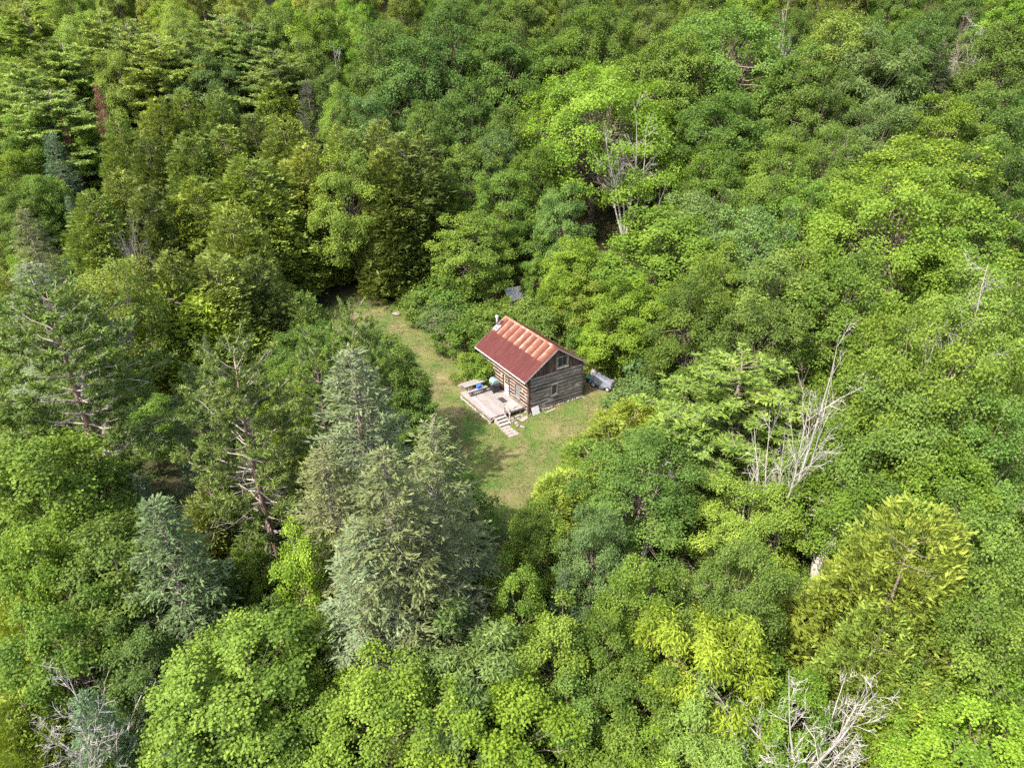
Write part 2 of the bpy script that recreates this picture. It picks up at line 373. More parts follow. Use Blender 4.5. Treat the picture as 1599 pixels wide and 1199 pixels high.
cabin = place('log_cabin', 0, 0)
tag(cabin, 'small log cabin with red and rusty metal roof in the clearing', 'cabin')
PITCH, LH, TK, Z0 = 0.285, 0.215, 0.17, 0.16
FRONT_OPEN = [(2.60, 3.46, 0.0, 2.06), (1.13, 1.87, 0.78, 1.86), (4.84, 5.42, 0.75, 1.82)]      # door, near window, far window (y0, y1, z0, z1)
GABLE_OPEN = [(2.06, 2.62, 1.02, 1.92)]
def spans(length, opens, z0, z1):
    cuts = [(0.0, length)]
    for a, b, c, d in opens:
        if z1 > c + 0.02 and z0 < d - 0.02:
            nxt = []
            for s, e in cuts:
                if b <= s or a >= e: nxt.append((s, e))
                else:
                    if a - s > 0.05: nxt.append((s, a))
                    if e - b > 0.05: nxt.append((b, e))
            cuts = nxt
    return cuts
def wall_core(name, boxes, mat):
    m = MB()
    for b in boxes: m.box(*b)
    return m.build(name, mat, cabin)
def core_cells(length, opens, top):
    xs = sorted({0.0, length, *[o[0] for o in opens], *[o[1] for o in opens]}); out = []
    for a, b in zip(xs, xs[1:]):
        op = [o for o in opens if o[0] <= a + 1e-6 and o[1] >= b - 1e-6]
        if not op: out.append((a, b, 0.1, top))
        else:
            o = op[0]
            if o[2] > 0.15: out.append((a, b, 0.1, o[2]))
            out.append((a, b, o[3], top))
    return out
TOP = Z0 + 10 * PITCH
fw = wall_core('wall', [(0.012, TK, a + (0.03 if a == 0 else 0), b - (0.03 if b == L_ else 0), c, d) for a, b, c, d in core_cells(L_, FRONT_OPEN, TOP)], M['chink_front'])
gw = wall_core('wall', [(a + (TK + .002 if a == 0 else 0), b - (TK + .002 if b == W_ else 0), 0.012, TK, c, d) for a, b, c, d in core_cells(W_, GABLE_OPEN, TOP - .1)], M['chink_gable'])
bw = wall_core('wall', [(W_ - TK, W_ - 0.035, 0.03, L_ - 0.03, 0.1, TOP)], M['chink_gable'])
hw = wall_core('wall', [(TK + .002, W_ - TK - .002, L_ - TK, L_ - 0.035, 0.1, TOP)], M['chink_gable'])
seed = 0
for k in range(10):
    z = Z0 + k * PITCH
    for s, e in spans(L_, FRONT_OPEN, z, z + LH):
        seed += 1; s2 = s - (0.02 if s == 0 else 0)
        o = hewn(e - s2, LH, TK, seed).build('log', M['log_front'], fw); o.location = (TK / 2, e, z); o.rotation_euler = (0, 0, -math.pi / 2)
    for s, e in spans(W_, GABLE_OPEN, z - 0.13, z - 0.13 + LH):
        seed += 1; s2 = s - (0.018 if s == 0 else 0)
        o = hewn(e - s2, LH, TK, seed).build('log', M['log_gable'], gw); o.location = (s2, TK / 2, z - 0.13)
    seed += 1
    o = hewn(L_, LH, TK, seed).build('log', M['log_gable'], bw); o.location = (W_ - TK / 2, 0.01, z); o.rotation_euler = (0, 0, math.pi / 2)
    seed += 1
    o = hewn(W_ - .02, LH, TK, seed).build('log', M['log_gable'], hw); o.location = (W_ - .01, L_ - TK / 2, z - 0.13); o.rotation_euler = (0, 0, math.pi)
# pale worn log across the gable, and the end log under the boards
def roof_z(x): return EAVE + SLOPE * (min(x, W_ - x) + OE)
def gable_back(y, name):
    P = [(0.25, y, 2.7), (W_ - .25, y, 2.7), (W_ - .25, y, roof_z(.25) - .1), (W_ / 2, y, roof_z(W_ / 2) - .1), (.25, y, roof_z(.25) - .1)]
    Q = [(a, b + .02, c) for a, b, c in P]
    return MB().add(P + Q, [(0, 1, 2, 3, 4), (9, 8, 7, 6, 5)] + [(k, k + 5, (k + 1) % 5 + 5, (k + 1) % 5) for k in range(5)]).build(name, M['board'], cabin)
gables = (gable_back(.067, 'gable_wall'), gable_back(L_ - .095, 'gable_wall'))
x = 0.0; rr = random.Random(5)
while x < W_ - 0.05:
    bwid = rr.uniform(.15, .22); x2 = min(x + bwid - .012, W_)
    for side in (0, 1):
        zb = 2.72 + rr.uniform(-.04, .03); y0, y1 = (0.02 + rr.uniform(0, .012), 0.065) if side == 0 else (L_ - .065, L_ - .03)
        if side == 0 and x2 > 2.5 and x < 3.5:
            segs = [(zb, 3.14), (4.08, None)]
        else: segs = [(zb, None)]
        for za, zt in segs:
            ta, tb = (roof_z(x) - .09, roof_z(x2) - .09) if zt is None else (zt, zt)
            if min(ta, tb) - za < .06: continue
            P = [(x, y0, za), (x2, y0, za), (x2, y0, tb), (x, y0, ta), (x, y1, za), (x2, y1, za), (x2, y1, tb), (x, y1, ta)]
            MB().add(P, [(0, 1, 2, 3), (5, 4, 7, 6), (4, 0, 3, 7), (1, 5, 6, 2), (3, 2, 6, 7), (4, 5, 1, 0)]).build('board', M['board'], gables[side])
    x += bwid
def window(parent_y, horiz, a, b, z0, z1, face, frame_mat, ncol, nrow, glassmat, fr=0.06, sill=True):
    """face: 'front' (x = 0 plane) or 'gable' (y = 0 plane); a..b along the wall"""
    def bx(m, u0, u1, d0, d1, c0, c1):
        return m.box(d0, d1, u0, u1, c0, c1) if face == 'front' else m.box(u0, u1, d0, d1, c0, c1)
    m = MB()
    bx(m, a, b, 0.10, 0.13, z0, z1)
    wo = m.build('window', M['board'], cabin)
    f = MB()
    bx(f, a - .01, a + fr, -.025, .09, z0, z1); bx(f, b - fr, b + .01, -.025, .09, z0, z1)
    bx(f, a + fr, b - fr, -.022, .09, z1 - fr, z1); bx(f, a + fr, b - fr, -.022, .09, z0, z0 + fr)
    f.build('frame', frame_mat, wo)
    gw_ = (b - a - 2 * fr) / ncol; gh = (z1 - z0 - 2 * fr) / nrow
    for i in range(ncol):
        for j in range(nrow):
            p = MB(); bx(p, a + fr + i * gw_ + .012, a + fr + (i + 1) * gw_ - .012, 0.06, 0.07, z0 + fr + j * gh + .012, z0 + fr + (j + 1) * gh - .012)
            p.build('pane', glassmat, wo)
    mt = MB()
    for i in range(1, ncol): bx(mt, a + fr + i * gw_ - .014, a + fr + i * gw_ + .014, .045, .08, z0 + fr, z1 - fr)
    for j in range(1, nrow): bx(mt, a + fr, b - fr, .047, .078, z0 + fr + j * gh - .014, z0 + fr + j * gh + .014)
    if mt.v: mt.build('mullion', frame_mat, wo)
    if sill:
        s = MB(); bx(s, a - .06, b + .06, -.08, .08, z0 - .05, z0 - .003); s.build('sill', frame_mat, wo)
    return wo
window(0, 0, 1.13, 1.87, .78, 1.86, 'front', M['trim_grey'], 1, 2, M['curtain'])
window(0, 0, 4.84, 5.42, .75, 1.82, 'front', M['trim_grey'], 1, 2, M['glass'])
window(0, 0, 2.06, 2.62, 1.02, 1.92, 'gable', M['trim_grey'], 1, 2, M['glass'])
window(0, 0, 2.52, 3.50, 3.16, 4.06, 'gable', M['trim_grey'], 2, 1, M['glass'], fr=.08)
# strips of old white paint round the loft window
m = MB()
for (a, b, c, d) in ((2.42, 2.50, 2.95, 4.1), (3.52, 3.60, 3.0, 4.05), (2.45, 2.9, 2.98, 3.07), (2.98, 3.5, 3.0, 3.09)):
    m.box(a, b, -.012, .018, c, d)
m.build('window_trim', M['trim_grey'], cabin)
# door: cream frame, nine lights above, blue grey panel below
dr = MB().box(.05, .10, 2.66, 3.40, .47, 1.99).build('door', M['door_cream'], cabin)
MB().box(-.03, .12, 2.58, 2.66, .43, 2.06).build('door_frame', M['log_front'], dr)
MB().box(-.03, .12, 3.40, 3.48, .43, 2.06).build('door_frame', M['log_front'], dr)
MB().box(-.028, .12, 2.66, 3.40, 1.99, 2.06).build('door_frame', M['log_front'], dr)
MB().box(.035, .06, 2.74, 3.32, .55, 1.10).build('door_panel', M['door_blue'], dr)
for i in range(3):
    for j in range(3): MB().box(.04, .06, 2.75 + i * .195, 2.75 + i * .195 + .165, 1.2 + j * .245, 1.2 + j * .245 + .205).build('pane', M['glass'], dr)
MB().tube([(.05, 2.71, 1.1), (0, 2.71, 1.1), (0, 2.71, 1.16)], [.012, .012, .02], 6).build('handle', M['steel'], dr)
MB().box(-.22, .04, 2.56, 3.5, .40, .47).build('threshold', M['white_paint'], cabin)
# pale boards along the foot of the front wall
for k in range(2):
    MB().box(-.10 - .02 * k, -.004, .35, 2.5, .34 + k * .12, .44 + k * .12).build('base_board', M['trim_grey'], cabin)
# corner boards of the near corner
MB().box(-.055, .05, -.05, .02, 2.3, 2.85).build('corner_board', M['log_front'], cabin)
# stone footing
def rock_mesh(seed, mat, flat=0.6):
    import bmesh
    bm = bmesh.new(); bmesh.ops.create_icosphere(bm, subdivisions=2, radius=1.0); r = random.Random(seed)
    ph = [r.uniform(0, 6) for _ in range(6)]
    for v in bm.verts:
        c = v.co; k = 1 + .18 * math.sin(2.3 * c.x + ph[0]) * math.sin(2.1 * c.y + ph[1]) + .14 * math.sin(3.7 * c.z + ph[2] + 2 * c.x) + r.uniform(-.05, .05)
        v.co = Vector((c.x * k, c.y * k * .8, c.z * k * flat))
    me = bpy.data.meshes.new('rock'); bm.to_mesh(me); bm.free(); me.materials.append(mat); return me
ROCKS = [rock_mesh(i, M['stone']) for i in range(5)]
for i in range(24):
    x = 0.05 + i * (W_ - .1) / 23; o = link('foundation_stone', ROCKS[i % 5], cabin)
    s = rr.uniform(.10, .17); o.location = (x, rr.uniform(-.02, .1), .02 + s * .25); o.scale = (s * 1.15, s, s); o.rotation_euler = (0, 0, rr.uniform(0, 6))
for i in range(22):
    y = .1 + i * .31; o = link('foundation_stone', ROCKS[(i + 2) % 5], cabin)
    s = rr.uniform(.10, .16); o.location = (rr.uniform(-.02, .08), y, .02); o.scale = (s, s * 1.2, s); o.rotation_euler = (0, 0, rr.uniform(0, 6))
# roof: deck slabs, sheets, ridge, edges
ang = math.atan(SLOPE); SL = (W_ / 2 + OE) / math.cos(ang); LEN = L_ + .25 + OG
roof = link('roof', None, cabin); roof.location = (0, 0, 0)
def slope_frame(front):
    # local x runs up the slope from the eave, local y along the eave, z normal
    if front: return Matrix.Translation((-OE, -OG, EAVE)) @ Matrix.Rotation(-ang, 4, 'Y')
    return Matrix.Translation((W_ + OE, L_ + .25, EAVE)) @ Matrix.Rotation(math.pi, 4, 'Z') @ Matrix.Rotation(-ang, 4, 'Y')
for front in (True, False):
    F_ = slope_frame(front)
    o = MB().box(0.01, SL - .004, .03, LEN - .03, -.075, -.004).build('roof_deck', M['trim_grey'], roof); o.matrix_local = F_
def sheet(x0, x1, wdt, ribs, rh, z):
    m = MB(); prof = []
    n = ribs * 4
    for i in range(n + 1):
        y = wdt * i / n; ph = i % 4
        prof.append((y, z + (rh if ph in (0,) else rh * .25 if ph in (1, 3) else 0)))
    for xx in (x0, x1):
        for y, zz in prof: m.v.append((xx, y, zz))
    for xx in (x0, x1):
        for y, zz in prof: m.v.append((xx, y, z - .003))
    k = n + 1
    for i in range(n):
        m.f.append((i, k + i, k + i + 1, i + 1)); m.f.append((2 * k + i, i, i + 1, 2 * k + i + 1)); m.f.append((k + i, 3 * k + i, 3 * k + i + 1, k + i + 1))
    m.f.append((0, 2 * k, 3 * k, k)); m.f.append((k - 1, 2 * k - 1, 4 * k - 1, 3 * k - 1))
    return m
NP = 9; pw = LEN / NP; SEAM = SL * 0.535
me_low = sheet(-.03, SEAM + .05, pw - .004, 5, .009, .014).mesh('roof_sheet', M['red_metal'])
me_up = sheet(0, SL - SEAM + .0, pw - .03, 1, .03, .002).mesh('roof_sheet', M['rust'])
me_back = sheet(-.04, SL, pw - .03, 2, .03, .002).mesh('roof_sheet', M['rust2'])
me_rib = sheet(0, SL - SEAM, .06, 1, .0, .0).mesh('roof_rib', M['galv'])
F_ = slope_frame(True)
for i in range(NP):
    o = link('roof_sheet', me_low, roof); o.matrix_local = F_ @ Matrix.Translation((0, i * pw, 0))
    o = link('roof_sheet', me_up, roof); o.matrix_local = F_ @ Matrix.Translation((SEAM, i * pw, 0))
    rb = MB().box(SEAM + .06, SL - .02, -.014, .014, .0, .034)
    if i: 
        o = rb.build('roof_rib', M['rust_pale'] if 'rust_pale' in M else M['fascia'], roof); o.matrix_local = F_ @ Matrix.Translation((0, i * pw - .013, 0))
F_ = slope_frame(False)
for i in range(NP):
    o = link('roof_sheet', me_back, roof); o.matrix_local = F_ @ Matrix.Translation((0, i * pw, 0))
RZ = EAVE + RISE
m = MB(); c = .13
for sx in (-1, 1):
    m.add([(W_ / 2, -OG - .02, RZ + .05), (W_ / 2, L_ + .27, RZ + .05), (W_ / 2 + sx * c, L_ + .27, RZ + .045 - c * SLOPE), (W_ / 2 + sx * c, -OG - .02, RZ + .045 - c * SLOPE)], [(0, 1, 2, 3) if sx > 0 else (3, 2, 1, 0)])
    m.add([(W_ / 2, -OG - .02, RZ + .04), (W_ / 2 + sx * c, -OG - .02, RZ + .035 - c * SLOPE), (W_ / 2 + sx * c, -OG - .02, RZ + .045 - c * SLOPE), (W_ / 2, -OG - .02, RZ + .05)], [(0, 1, 2, 3) if sx > 0 else (3, 2, 1, 0)])
m.build('ridge_cap', M['rust'], roof)
# barge boards and white drip edge
for y in (-OG - .015, L_ + .25 - .02):
    for sgn in (0, 1):
        xe, xr = (-OE, W_ / 2) if sgn == 0 else (W_ + OE, W_ / 2)
        P = [(xe, y, EAVE - .10), (xe, y, EAVE + .02), (xr, y, RZ + .02), (xr, y, RZ - .10)]
        MB().add(P + [(a, y + .035, b) for a, _, b in P], [(0, 3, 2, 1), (4, 5, 6, 7), (0, 4, 7, 3), (1, 2, 6, 5), (0, 1, 5, 4), (2, 3, 7, 6)]).build('barge_board', M['fascia'], roof)
MB().box(-OE - .05, -OE - .012, -OG - .02, L_ + .26, EAVE - .11, EAVE + .0).build('eave_trim', M['white_paint'], roof)
MB().box(W_ + OE + .012, W_ + OE + .045, -OG - .02, L_ + .26, EAVE - .10, EAVE + .0).build('eave_trim', M['fascia'], roof)
# stovepipe with flashing and rain cap at the far end of the front slope
cx_, cy_ = 1.52, 6.83; cz_ = EAVE + SLOPE * (cx_ + OE)
ch = MB().tube([(cx_, cy_, cz_ - .1), (cx_, cy_, cz_ + .85)], [.095, .095], 14).build('stovepipe', M['steel'], roof, True)
fl = MB().box(-.28, .28, -.28, .28, .035, .05).build('flashing', M['galv'], ch); fl.matrix_local = Matrix.Translation((cx_, cy_, cz_)) @ Matrix.Rotation(-ang, 4, 'Y')
MB().tube([(cx_, cy_, cz_ + .0), (cx_, cy_, cz_ + .22)], [.2, .11], 14).build('flashing_collar', M['galv'], ch, True)
MB().tube([(cx_, cy_, cz_ + .80), (cx_, cy_, cz_ + .86)], [.125, .125], 14).build('pipe_collar', M['galv'], ch, True)
MB().tube([(cx_, cy_, cz_ + .95), (cx_, cy_, cz_ + 1.0), (cx_, cy_, cz_ + 1.07)], [.17, .17, .02], 14).build('rain_cap', M['galv'], ch, True)
m = MB()
for t in range(3): m.bar((cx_ + .11 * math.cos(t * 2.1), cy_ + .11 * math.sin(t * 2.1), cz_ + .85), (cx_ + .11 * math.cos(t * 2.1), cy_ + .11 * math.sin(t * 2.1), cz_ + .97), .02, .01)
m.build('cap_strut', M['steel'], ch)

# ------------------------------------------------------------------ deck, steps, path
M['deck'] = wood_material('sun_bleached_deck_board', (0.181, 0.155, 0.142), (0.310, 0.275, 0.262), (9, 0.9, 4), objvar=0.14, bump=0.2)
M['deck_dark'] = wood_material('grey_deck_timber', (0.16, 0.13, 0.11), (0.40, 0.35, 0.31), (2, 2, 5), objvar=0.2)
M['tread'] = wood_material('grey_step_tread', (0.22, 0.185, 0.165), (0.44, 0.39, 0.36), (2, 6, 4), objvar=0.15)
DZ = 0.48; DX0, DX1, DY0, DY1 = -3.0, -0.14, 0.42, 4.95
deck = place('deck', DX0, DY0); tag(deck, 'low weathered plank deck along the front of the log cabin', 'deck')
dw, dl = DX1 - DX0, DY1 - DY0
npk = 19; pk = dw / npk
for i in range(npk):
    o = MB().box(0, pk - .012, rr.uniform(-.02, .02), dl + rr.uniform(-.03, .03), 0, .035).build('plank', M['deck'], deck); o.location = (i * pk, 0, DZ - .035 + rr.uniform(-.004, .004))
MB().box(.02, .06, .03, dl - .03, DZ - .20, DZ - .038).build('rim_joist', M['deck_dark'], deck)
MB().box(.06, dw, .03, .07, DZ - .20, DZ - .038).build('rim_joist', M['deck_dark'], deck)
MB().box(.06, dw, dl - .07, dl - .03, DZ - .20, DZ - .038).build('rim_joist', M['deck_dark'], deck)
for i in range(5):
    y = .06 + i * (dl - .22) / 4
    MB().box(.065, .165, y, y + .1, -.1, DZ - .04).build('post', M['deck_dark'], deck)
    MB().box(dw - .3, dw - .2, y, y + .1, -.1, DZ - .04).build('post', M['deck_dark'], deck)
MB().box(-.03, .012, -.03, dl, .03, .15).build('lower_rail', M['tread'], deck)
MB().bar((.0, .03, .1), (.28, -.05, DZ - .06), .04, .1).build('brace', M['deck_dark'], deck)
# steps at the near end
st = link('steps', None, deck)
sx0, sx1 = .30, 1.24
for k in range(3):
    zt = DZ - .13 * (k + 1) + .01; y = -.02 - .26 * (k + 1)
    MB().box(sx0 + .045, sx1 - .045, y, y + .27, zt - .04, zt).build('tread', M['tread'], st)
for sx in (sx0, sx1 - .04):
    P = [(0, -.85, -.02), (0, .02, -.02), (0, .02, DZ - .04), (0, -.06, DZ - .04), (0, -.85, .1)]
    Q = [(sx + d, b, c) for d in (0, .04) for _, b, c in P]
    MB().add(Q, [(0, 1, 2, 3, 4), (9, 8, 7, 6, 5), (0, 5, 6, 1), (1, 6, 7, 2), (2, 7, 8, 3), (3, 8, 9, 4), (4, 9, 5, 0)]).build('stringer', M['tread'], st)
MB().box(sx1 - .02, sx1 + .07, .05, .14, 0, 1.18).build('newel_post', M['deck_dark'], st)
MB().box(sx1 + .0, sx1 + .09, -.62, -.53, -.05, .78).build('newel_post', M['tread'], st)
MB().bar((sx1 + .03, .12, 1.12), (sx1 + .03, -.66, .72), .09, .045).build('handrail', M['tread'], st)
path = link('path', None); path.location = cw(-2.42, -1.2); path.rotation_euler = (0, 0, YAW); path['kind'] = 'structure'
M['slab'] = plain('pinkish_paving_slab', (0.249, 0.206, 0.181), 0.9, nscale=9, nv=0.25)
for i in range(2):
    for j in range(4):
        o = MB().box(-.19, .19, -.16, .16, 0, .05).build('paving_slab', M['slab'], path); o.location = (-.2 + i * .4 + rr.uniform(-.02, .02), -.54 + j * .36, rr.uniform(-.008, .012)); o.rotation_euler = (rr.uniform(-.02, .02), rr.uniform(-.02, .02), rr.uniform(-.05, .05)); bevel(o, .012)

# ------------------------------------------------------------------ things on and round the deck
def dl_at(x, y, z=None): return (x, y, DZ + .001 if z is None else z)
M['tblwood'] = wood_material('bleached_table_board', (0.172, 0.155, 0.142), (0.275, 0.249, 0.232), (0.8, 8, 4), objvar=0.1)
tb = place('picnic_table', -2.07, 4.62, DZ, math.radians(2)); tag(tb, 'weathered wooden picnic table at the far end of the cabin deck', 'table')
for i in range(5):
    o = MB().box(-.92, .92, 0, .135, .70, .74).build('tabletop_board', M['tblwood'], tb); o.location = (rr.uniform(-.02, .02), -.36 + i * .145, 0)
for s in (-1, 1):
    be = link('bench', None, tb)
    for i in range(2): MB().box(-.90, .90, s * .62 - .14 + i * .145, s * .62 - .01 + i * .145, .40, .44).build('bench_board', M['tblwood'], be)
    for e in (-.62, .62): MB().bar((e, s * .62 + .05 * s, -.0), (e, s * .2, .70), .09, .045, (1, 0, 0)).build('leg', M['tblwood'], tb)
for e in (-.57, .57):
    MB().box(e - .02, e + .02, -.72, .72, .31, .395).build('crossbeam', M['tblwood'], tb)
    MB().box(e - .02, e + .02, -.33, .33, .62, .695).build('crossbeam', M['tblwood'], tb)
M['blue'] = plain('bright_blue_plastic', (0.02, 0.16, 0.62), 0.45)
cl = place('cooler', -1.86, 4.06, DZ + .442, .1); tag(cl, 'small bright blue cooler standing on the picnic table bench', 'cooler')
bevel(MB().box(-.16, .16, -.11, .11, 0, .22).build('body', M['blue'], cl), .02, 2); bevel(MB().box(-.17, .17, -.12, .12, .222, .27).build('lid', M['blue'], cl), .015, 2)
MB().tube([(-.17, 0, .2), (-.18, 0, .32), (.18, 0, .32), (.17, 0, .2)], [.012] * 4, 6).build('handle', M['white_paint'], cl)
M['black'] = plain('black_enamel', (0.022, 0.022, 0.025), 0.45); M['teal'] = plain('faded_teal_lid', (0.16, 0.27, 0.25), 0.6)
M['rubber'] = plain('black_rubber', (0.025, 0.025, 0.025), 0.8)
g = place('barbecue_grill', -.68, 3.72, DZ, math.radians(-8)); tag(g, 'black barbecue grill with teal lid beside the cabin door', 'grill')
bevel(MB().box(-.25, .25, -.33, .33, .1, .62).build('cabinet', M['black'], g), .015)
bevel(MB().box(-.29, .27, -.36, .36, .625, .80).build('firebox', M['black'], g), .02)
m = MB()
for i in range(7):
    t = math.pi * i / 6
    for y in (-.35, .35): m.v.append((-.01 - .27 * math.cos(t), y, .805 + .28 * math.sin(t)))
for i in range(6): m.f.append((2 * i, 2 * i + 1, 2 * i + 3, 2 * i + 2))
m.f.append(tuple(range(0, 14, 2))); m.f.append(tuple(reversed(range(1, 14, 2)))); m.f.append((0, 12, 13, 1))
lid = m.build('lid', M['teal'], g)
MB().tube([(-.31, -.22, .9), (-.345, -.22, .9), (-.345, .22, .9), (-.31, .22, .9)], [.014] * 4, 6).build('handle', M['galv'], lid)
for s in (-1, 1): MB().box(-.2, .2, min(s * .365, s * .62), max(s * .365, s * .62), .74, .77).build('side_shelf', M['black'], g)
MB().box(-.30, -.292, -.33, .33, .65, .78).build('control_panel', M['black'], g)
for y in (-.2, 0, .2): MB().tube([(-.302, y, .71), (-.335, y, .71)], [.03, .026], 10).build('knob', M['white_paint'], g)
for s in (-1, 1):
    for xx in (-.2, .2): MB().tube([(xx, s * .30, .06), (xx, s * .36, .06)], [.06, .06], 12).build('wheel', M['rubber'], g)
mt = place('doormat', -.88, 2.18, DZ + .002, 0); bevel(MB().box(-.22, .22, -.40, .40, 0, .02).build('mat', M['rubber'], mt), .008); tag(mt, 'dark rubber doormat lying on the deck in front of the door', 'mat')
# low folding chair of wooden slats, lying back beside the wall
M['slatwood'] = wood_material('weathered_slat', (0.24, 0.2, 0.17), (0.5, 0.45, 0.40), (6, 6, 2))
fc = place('folding_chair', -.78, 1.05, DZ, math.radians(20)); tag(fc, 'wooden slat deck chair lying folded beside the cabin wall', 'chair')
for i in range(5): MB().bar((-.25 + i * .105, -.3 - .05 * abs(i - 2), .03), (-.22 + i * .12, .34, .16), .075, .02).build('back_slat', M['slatwood'], fc)
for s in (-.3, .34): MB().bar((s, -.36, .04), (s, .40, .06), .04, .05).build('side_rail', M['slatwood'], fc)
MB().bar((-.32, .30, .10), (.36, .30, .10), .05, .03).build('crossbar', M['slatwood'], fc); MB().bar((-.32, -.32, .06), (.36, -.32, .06), .05, .03).build('crossbar', M['slatwood'], fc)
# board leaning on the gable wall and a flat slab by the corner
wb = place('sheet_of_board', .55, -.32, 0, 0); tag(wb, 'pale square board leaning against the foot of the gable wall', 'board')
o = MB().box(-.34, .34, -.012, .012, 0, .62).build('panel', M['white_paint'], wb); o.rotation_euler = (math.radians(-24), 0, math.radians(6))
fs = link('flat_stone', None); fs.location = cw(-.62, -.35); fs.rotation_euler = (0, 0, YAW + .4); bevel(MB().box(-.35, .35, -.2, .2, -.02, .06).build('slab', M['slab'], fs), .03); tag(fs, 'pale flat stone on the grass below the cabin corner', 'stone')
pb = place('plank_on_ground', 1.7, -.42, .0, .1); MB().box(-.5, .5, -.07, .07, 0, .04).build('plank', M['deck_dark'], pb); tag(pb, 'short weathered plank lying on the grass along the gable wall', 'plank')
for i, (x, y, s) in enumerate([(-1.3, .1, .2), (-1.0, .2, .17), (-.75, .22, .19), (-.45, .15, .16), (-1.45, -.2, .18), (-1.4, -.55, .2), (-1.5, -.9, .17), (-1.32, -1.25, .21), (-1.2, -.1, .14), (-.9, -.08, .15), (-.25, -.2, .15)]):
    o = link('rock', ROCKS[i % 5]); o.location = cw(x, y, s * .22); o.scale = (s, s * .9, s * .8); o.rotation_euler = (0, 0, i * 1.7)
    tag(o, 'small pale rock in the loose pile beside the deck steps', 'rock', 'rocks beside the deck steps')
for i, (p, s, lab) in enumerate([((621, 491), .5, 'large grey boulder on the grass at the back of the clearing'), ((494, 512), .32, 'pale boulder on the grass at the far end of the clearing beside pines'), ((912, 621), .14, 'small white rock on the lawn below the cabin gable'),
                             ((744, 640), .13, 'flat pale rock on the lawn along the long side of the deck'), ((722, 625), .15, 'pale rock at the far outer corner of the deck'), ((765, 662), .13, 'flat rock on the grass beside the foot of the steps')]):
    x, y, _ = at(*p); o = link('rock', ROCKS[(i + 3) % 5]); o.location = (x, y, gz(x, y) + s * .2); o.scale = (s, s * .8, s * .75); o.rotation_euler = (0, 0, i * 2.2 + .4); tag(o, lab, 'rock')

# riding mower under a grey sheet
M['redpaint'] = plain('red_mower_paint', (0.45, 0.02, 0.025), 0.35); M['tarp'] = plain('grey_tarpaulin', (0.115, 0.125, 0.15), 0.75, nscale=5, nv=0.15); M['navy'] = plain('dark_mower_deck', (0.03, 0.035, 0.06), 0.5)
mw = place('riding_mower', 7.42, .45, 0, math.radians(20)); tag(mw, 'red riding mower with black wheels parked at the edge of the lawn', 'mower')
mw.location.z = gz(mw.location.x, mw.location.y)
# local -y is the front
bevel(MB().box(-.26, .26, -.95, -.15, .34, .72).build('hood', M['redpaint'], mw), .05, 2)
bevel(MB().box(-.42, .42, -.2, .75, .28, .46).build('chassis', M['redpaint'], mw), .03)
bevel(MB().box(-.40, .40, .3, .8, .46, .62).build('fender', M['redpaint'], mw), .04, 2)
bevel(MB().box(-.22, .22, .32, .62, .62, .74).build('seat', M['black'], mw), .03, 2)
bevel(MB().box(-.22, .22, .58, .68, .70, 1.0).build('seat_back', M['black'], mw), .03, 2)
MB().tube([(0, -.2, .7), (0, .05, .92)], [.025, .025], 8).build('steering_column', M['black'], mw)
MB().tube([(.17 * math.cos(t * math.pi / 5), .05 + .12 * math.sin(t * math.pi / 5), .93 + .10 * math.sin(t * math.pi / 5)) for t in range(11)], [.015] * 11, 6).build('steering_wheel', M['black'], mw)
bevel(MB().box(-.62, .62, -.45, .2, .1, .26).build('cutting_deck', M['navy'], mw), .03)
bevel(MB().box(-.28, .28, -1.05, -.955, .3, .55).build('bumper', M['navy'], mw), .02)
for (x, y, r) in ((-.42, -.72, .2), (.42, -.72, .2), (-.46, .55, .26), (.46, .55, .26)):
    wh = MB().tube([(x - .09, y, r), (x + .09, y, r)], [r, r], 16).build('wheel', M['rubber'], mw)
    MB().tube([(x - .1, y, r), (x + .1, y, r)], [r * .55, r * .55], 12).build('rim', M['white_paint'], wh)
tp = place('tarpaulin', 7.42, .45, 0, math.radians(20)); tp.location.z = mw.location.z
tag(tp, 'grey tarpaulin draped over the riding mower', 'tarpaulin')
def drape():
    nx, ny = 22, 36; V = []; F = []
    for j in range(ny + 1):
        y = -.98 + 1.95 * j / ny
        for i in range(nx + 1):
            u = -1 + 2 * i / nx
            half = .53 + .08 * math.sin(y * 2 + 1); x = u * half
            top = .80 + .20 * math.exp(-((y - .55) / .25) ** 2) + .12 * math.exp(-((y - .05) / .22) ** 2) + .02 * math.sin(9 * y + 4 * u)
            if y < -.9: top -= .25 * (-.9 - y) / .08
            z = top - .62 * max(0, abs(u) - .45) ** 1.5 * 2.3 + .025 * math.sin(14 * y + 3 * u) * abs(u)
            V.append((x + .015 * math.sin(11 * y), y, max(z, .30)))
    k = nx + 1
    for j in range(ny):
        for i in range(nx): F.append((j * k + i, j * k + i + 1, (j + 1) * k + i + 1, (j + 1) * k + i))
    me = bpy.data.meshes.new('sheet'); me.from_pydata(V, [], F); me.update(); me.polygons.foreach_set('use_smooth', np.ones(len(F), bool)); me.materials.append(M['tarp'])
    o = link('sheet', me, tp); s = o.modifiers.new('thickness', 'SOLIDIFY'); s.thickness = .012
drape()
M['greenpl'] = plain('green_plastic', (0.03, 0.20, 0.12), 0.5); M['sack'] = plain('grey_sack_cloth', (0.24, 0.22, 0.205), 0.85)
bk = place('bucket', 7.0, 1.75, 0, 0); bk.location.z = gz(bk.location.x, bk.location.y); tag(bk, 'green plastic bucket behind the covered mower', 'bucket')
MB().tube([(0, 0, 0), (0, 0, .42), (0, 0, .45)], [.19, .26, .27], 14).build('body', M['greenpl'], bk, True); MB().tube([(-.26, 0, .42), (-.15, 0, .62), (.15, 0, .62), (.26, 0, .42)], [.01] * 4, 5).build('handle', M['galv'], bk)
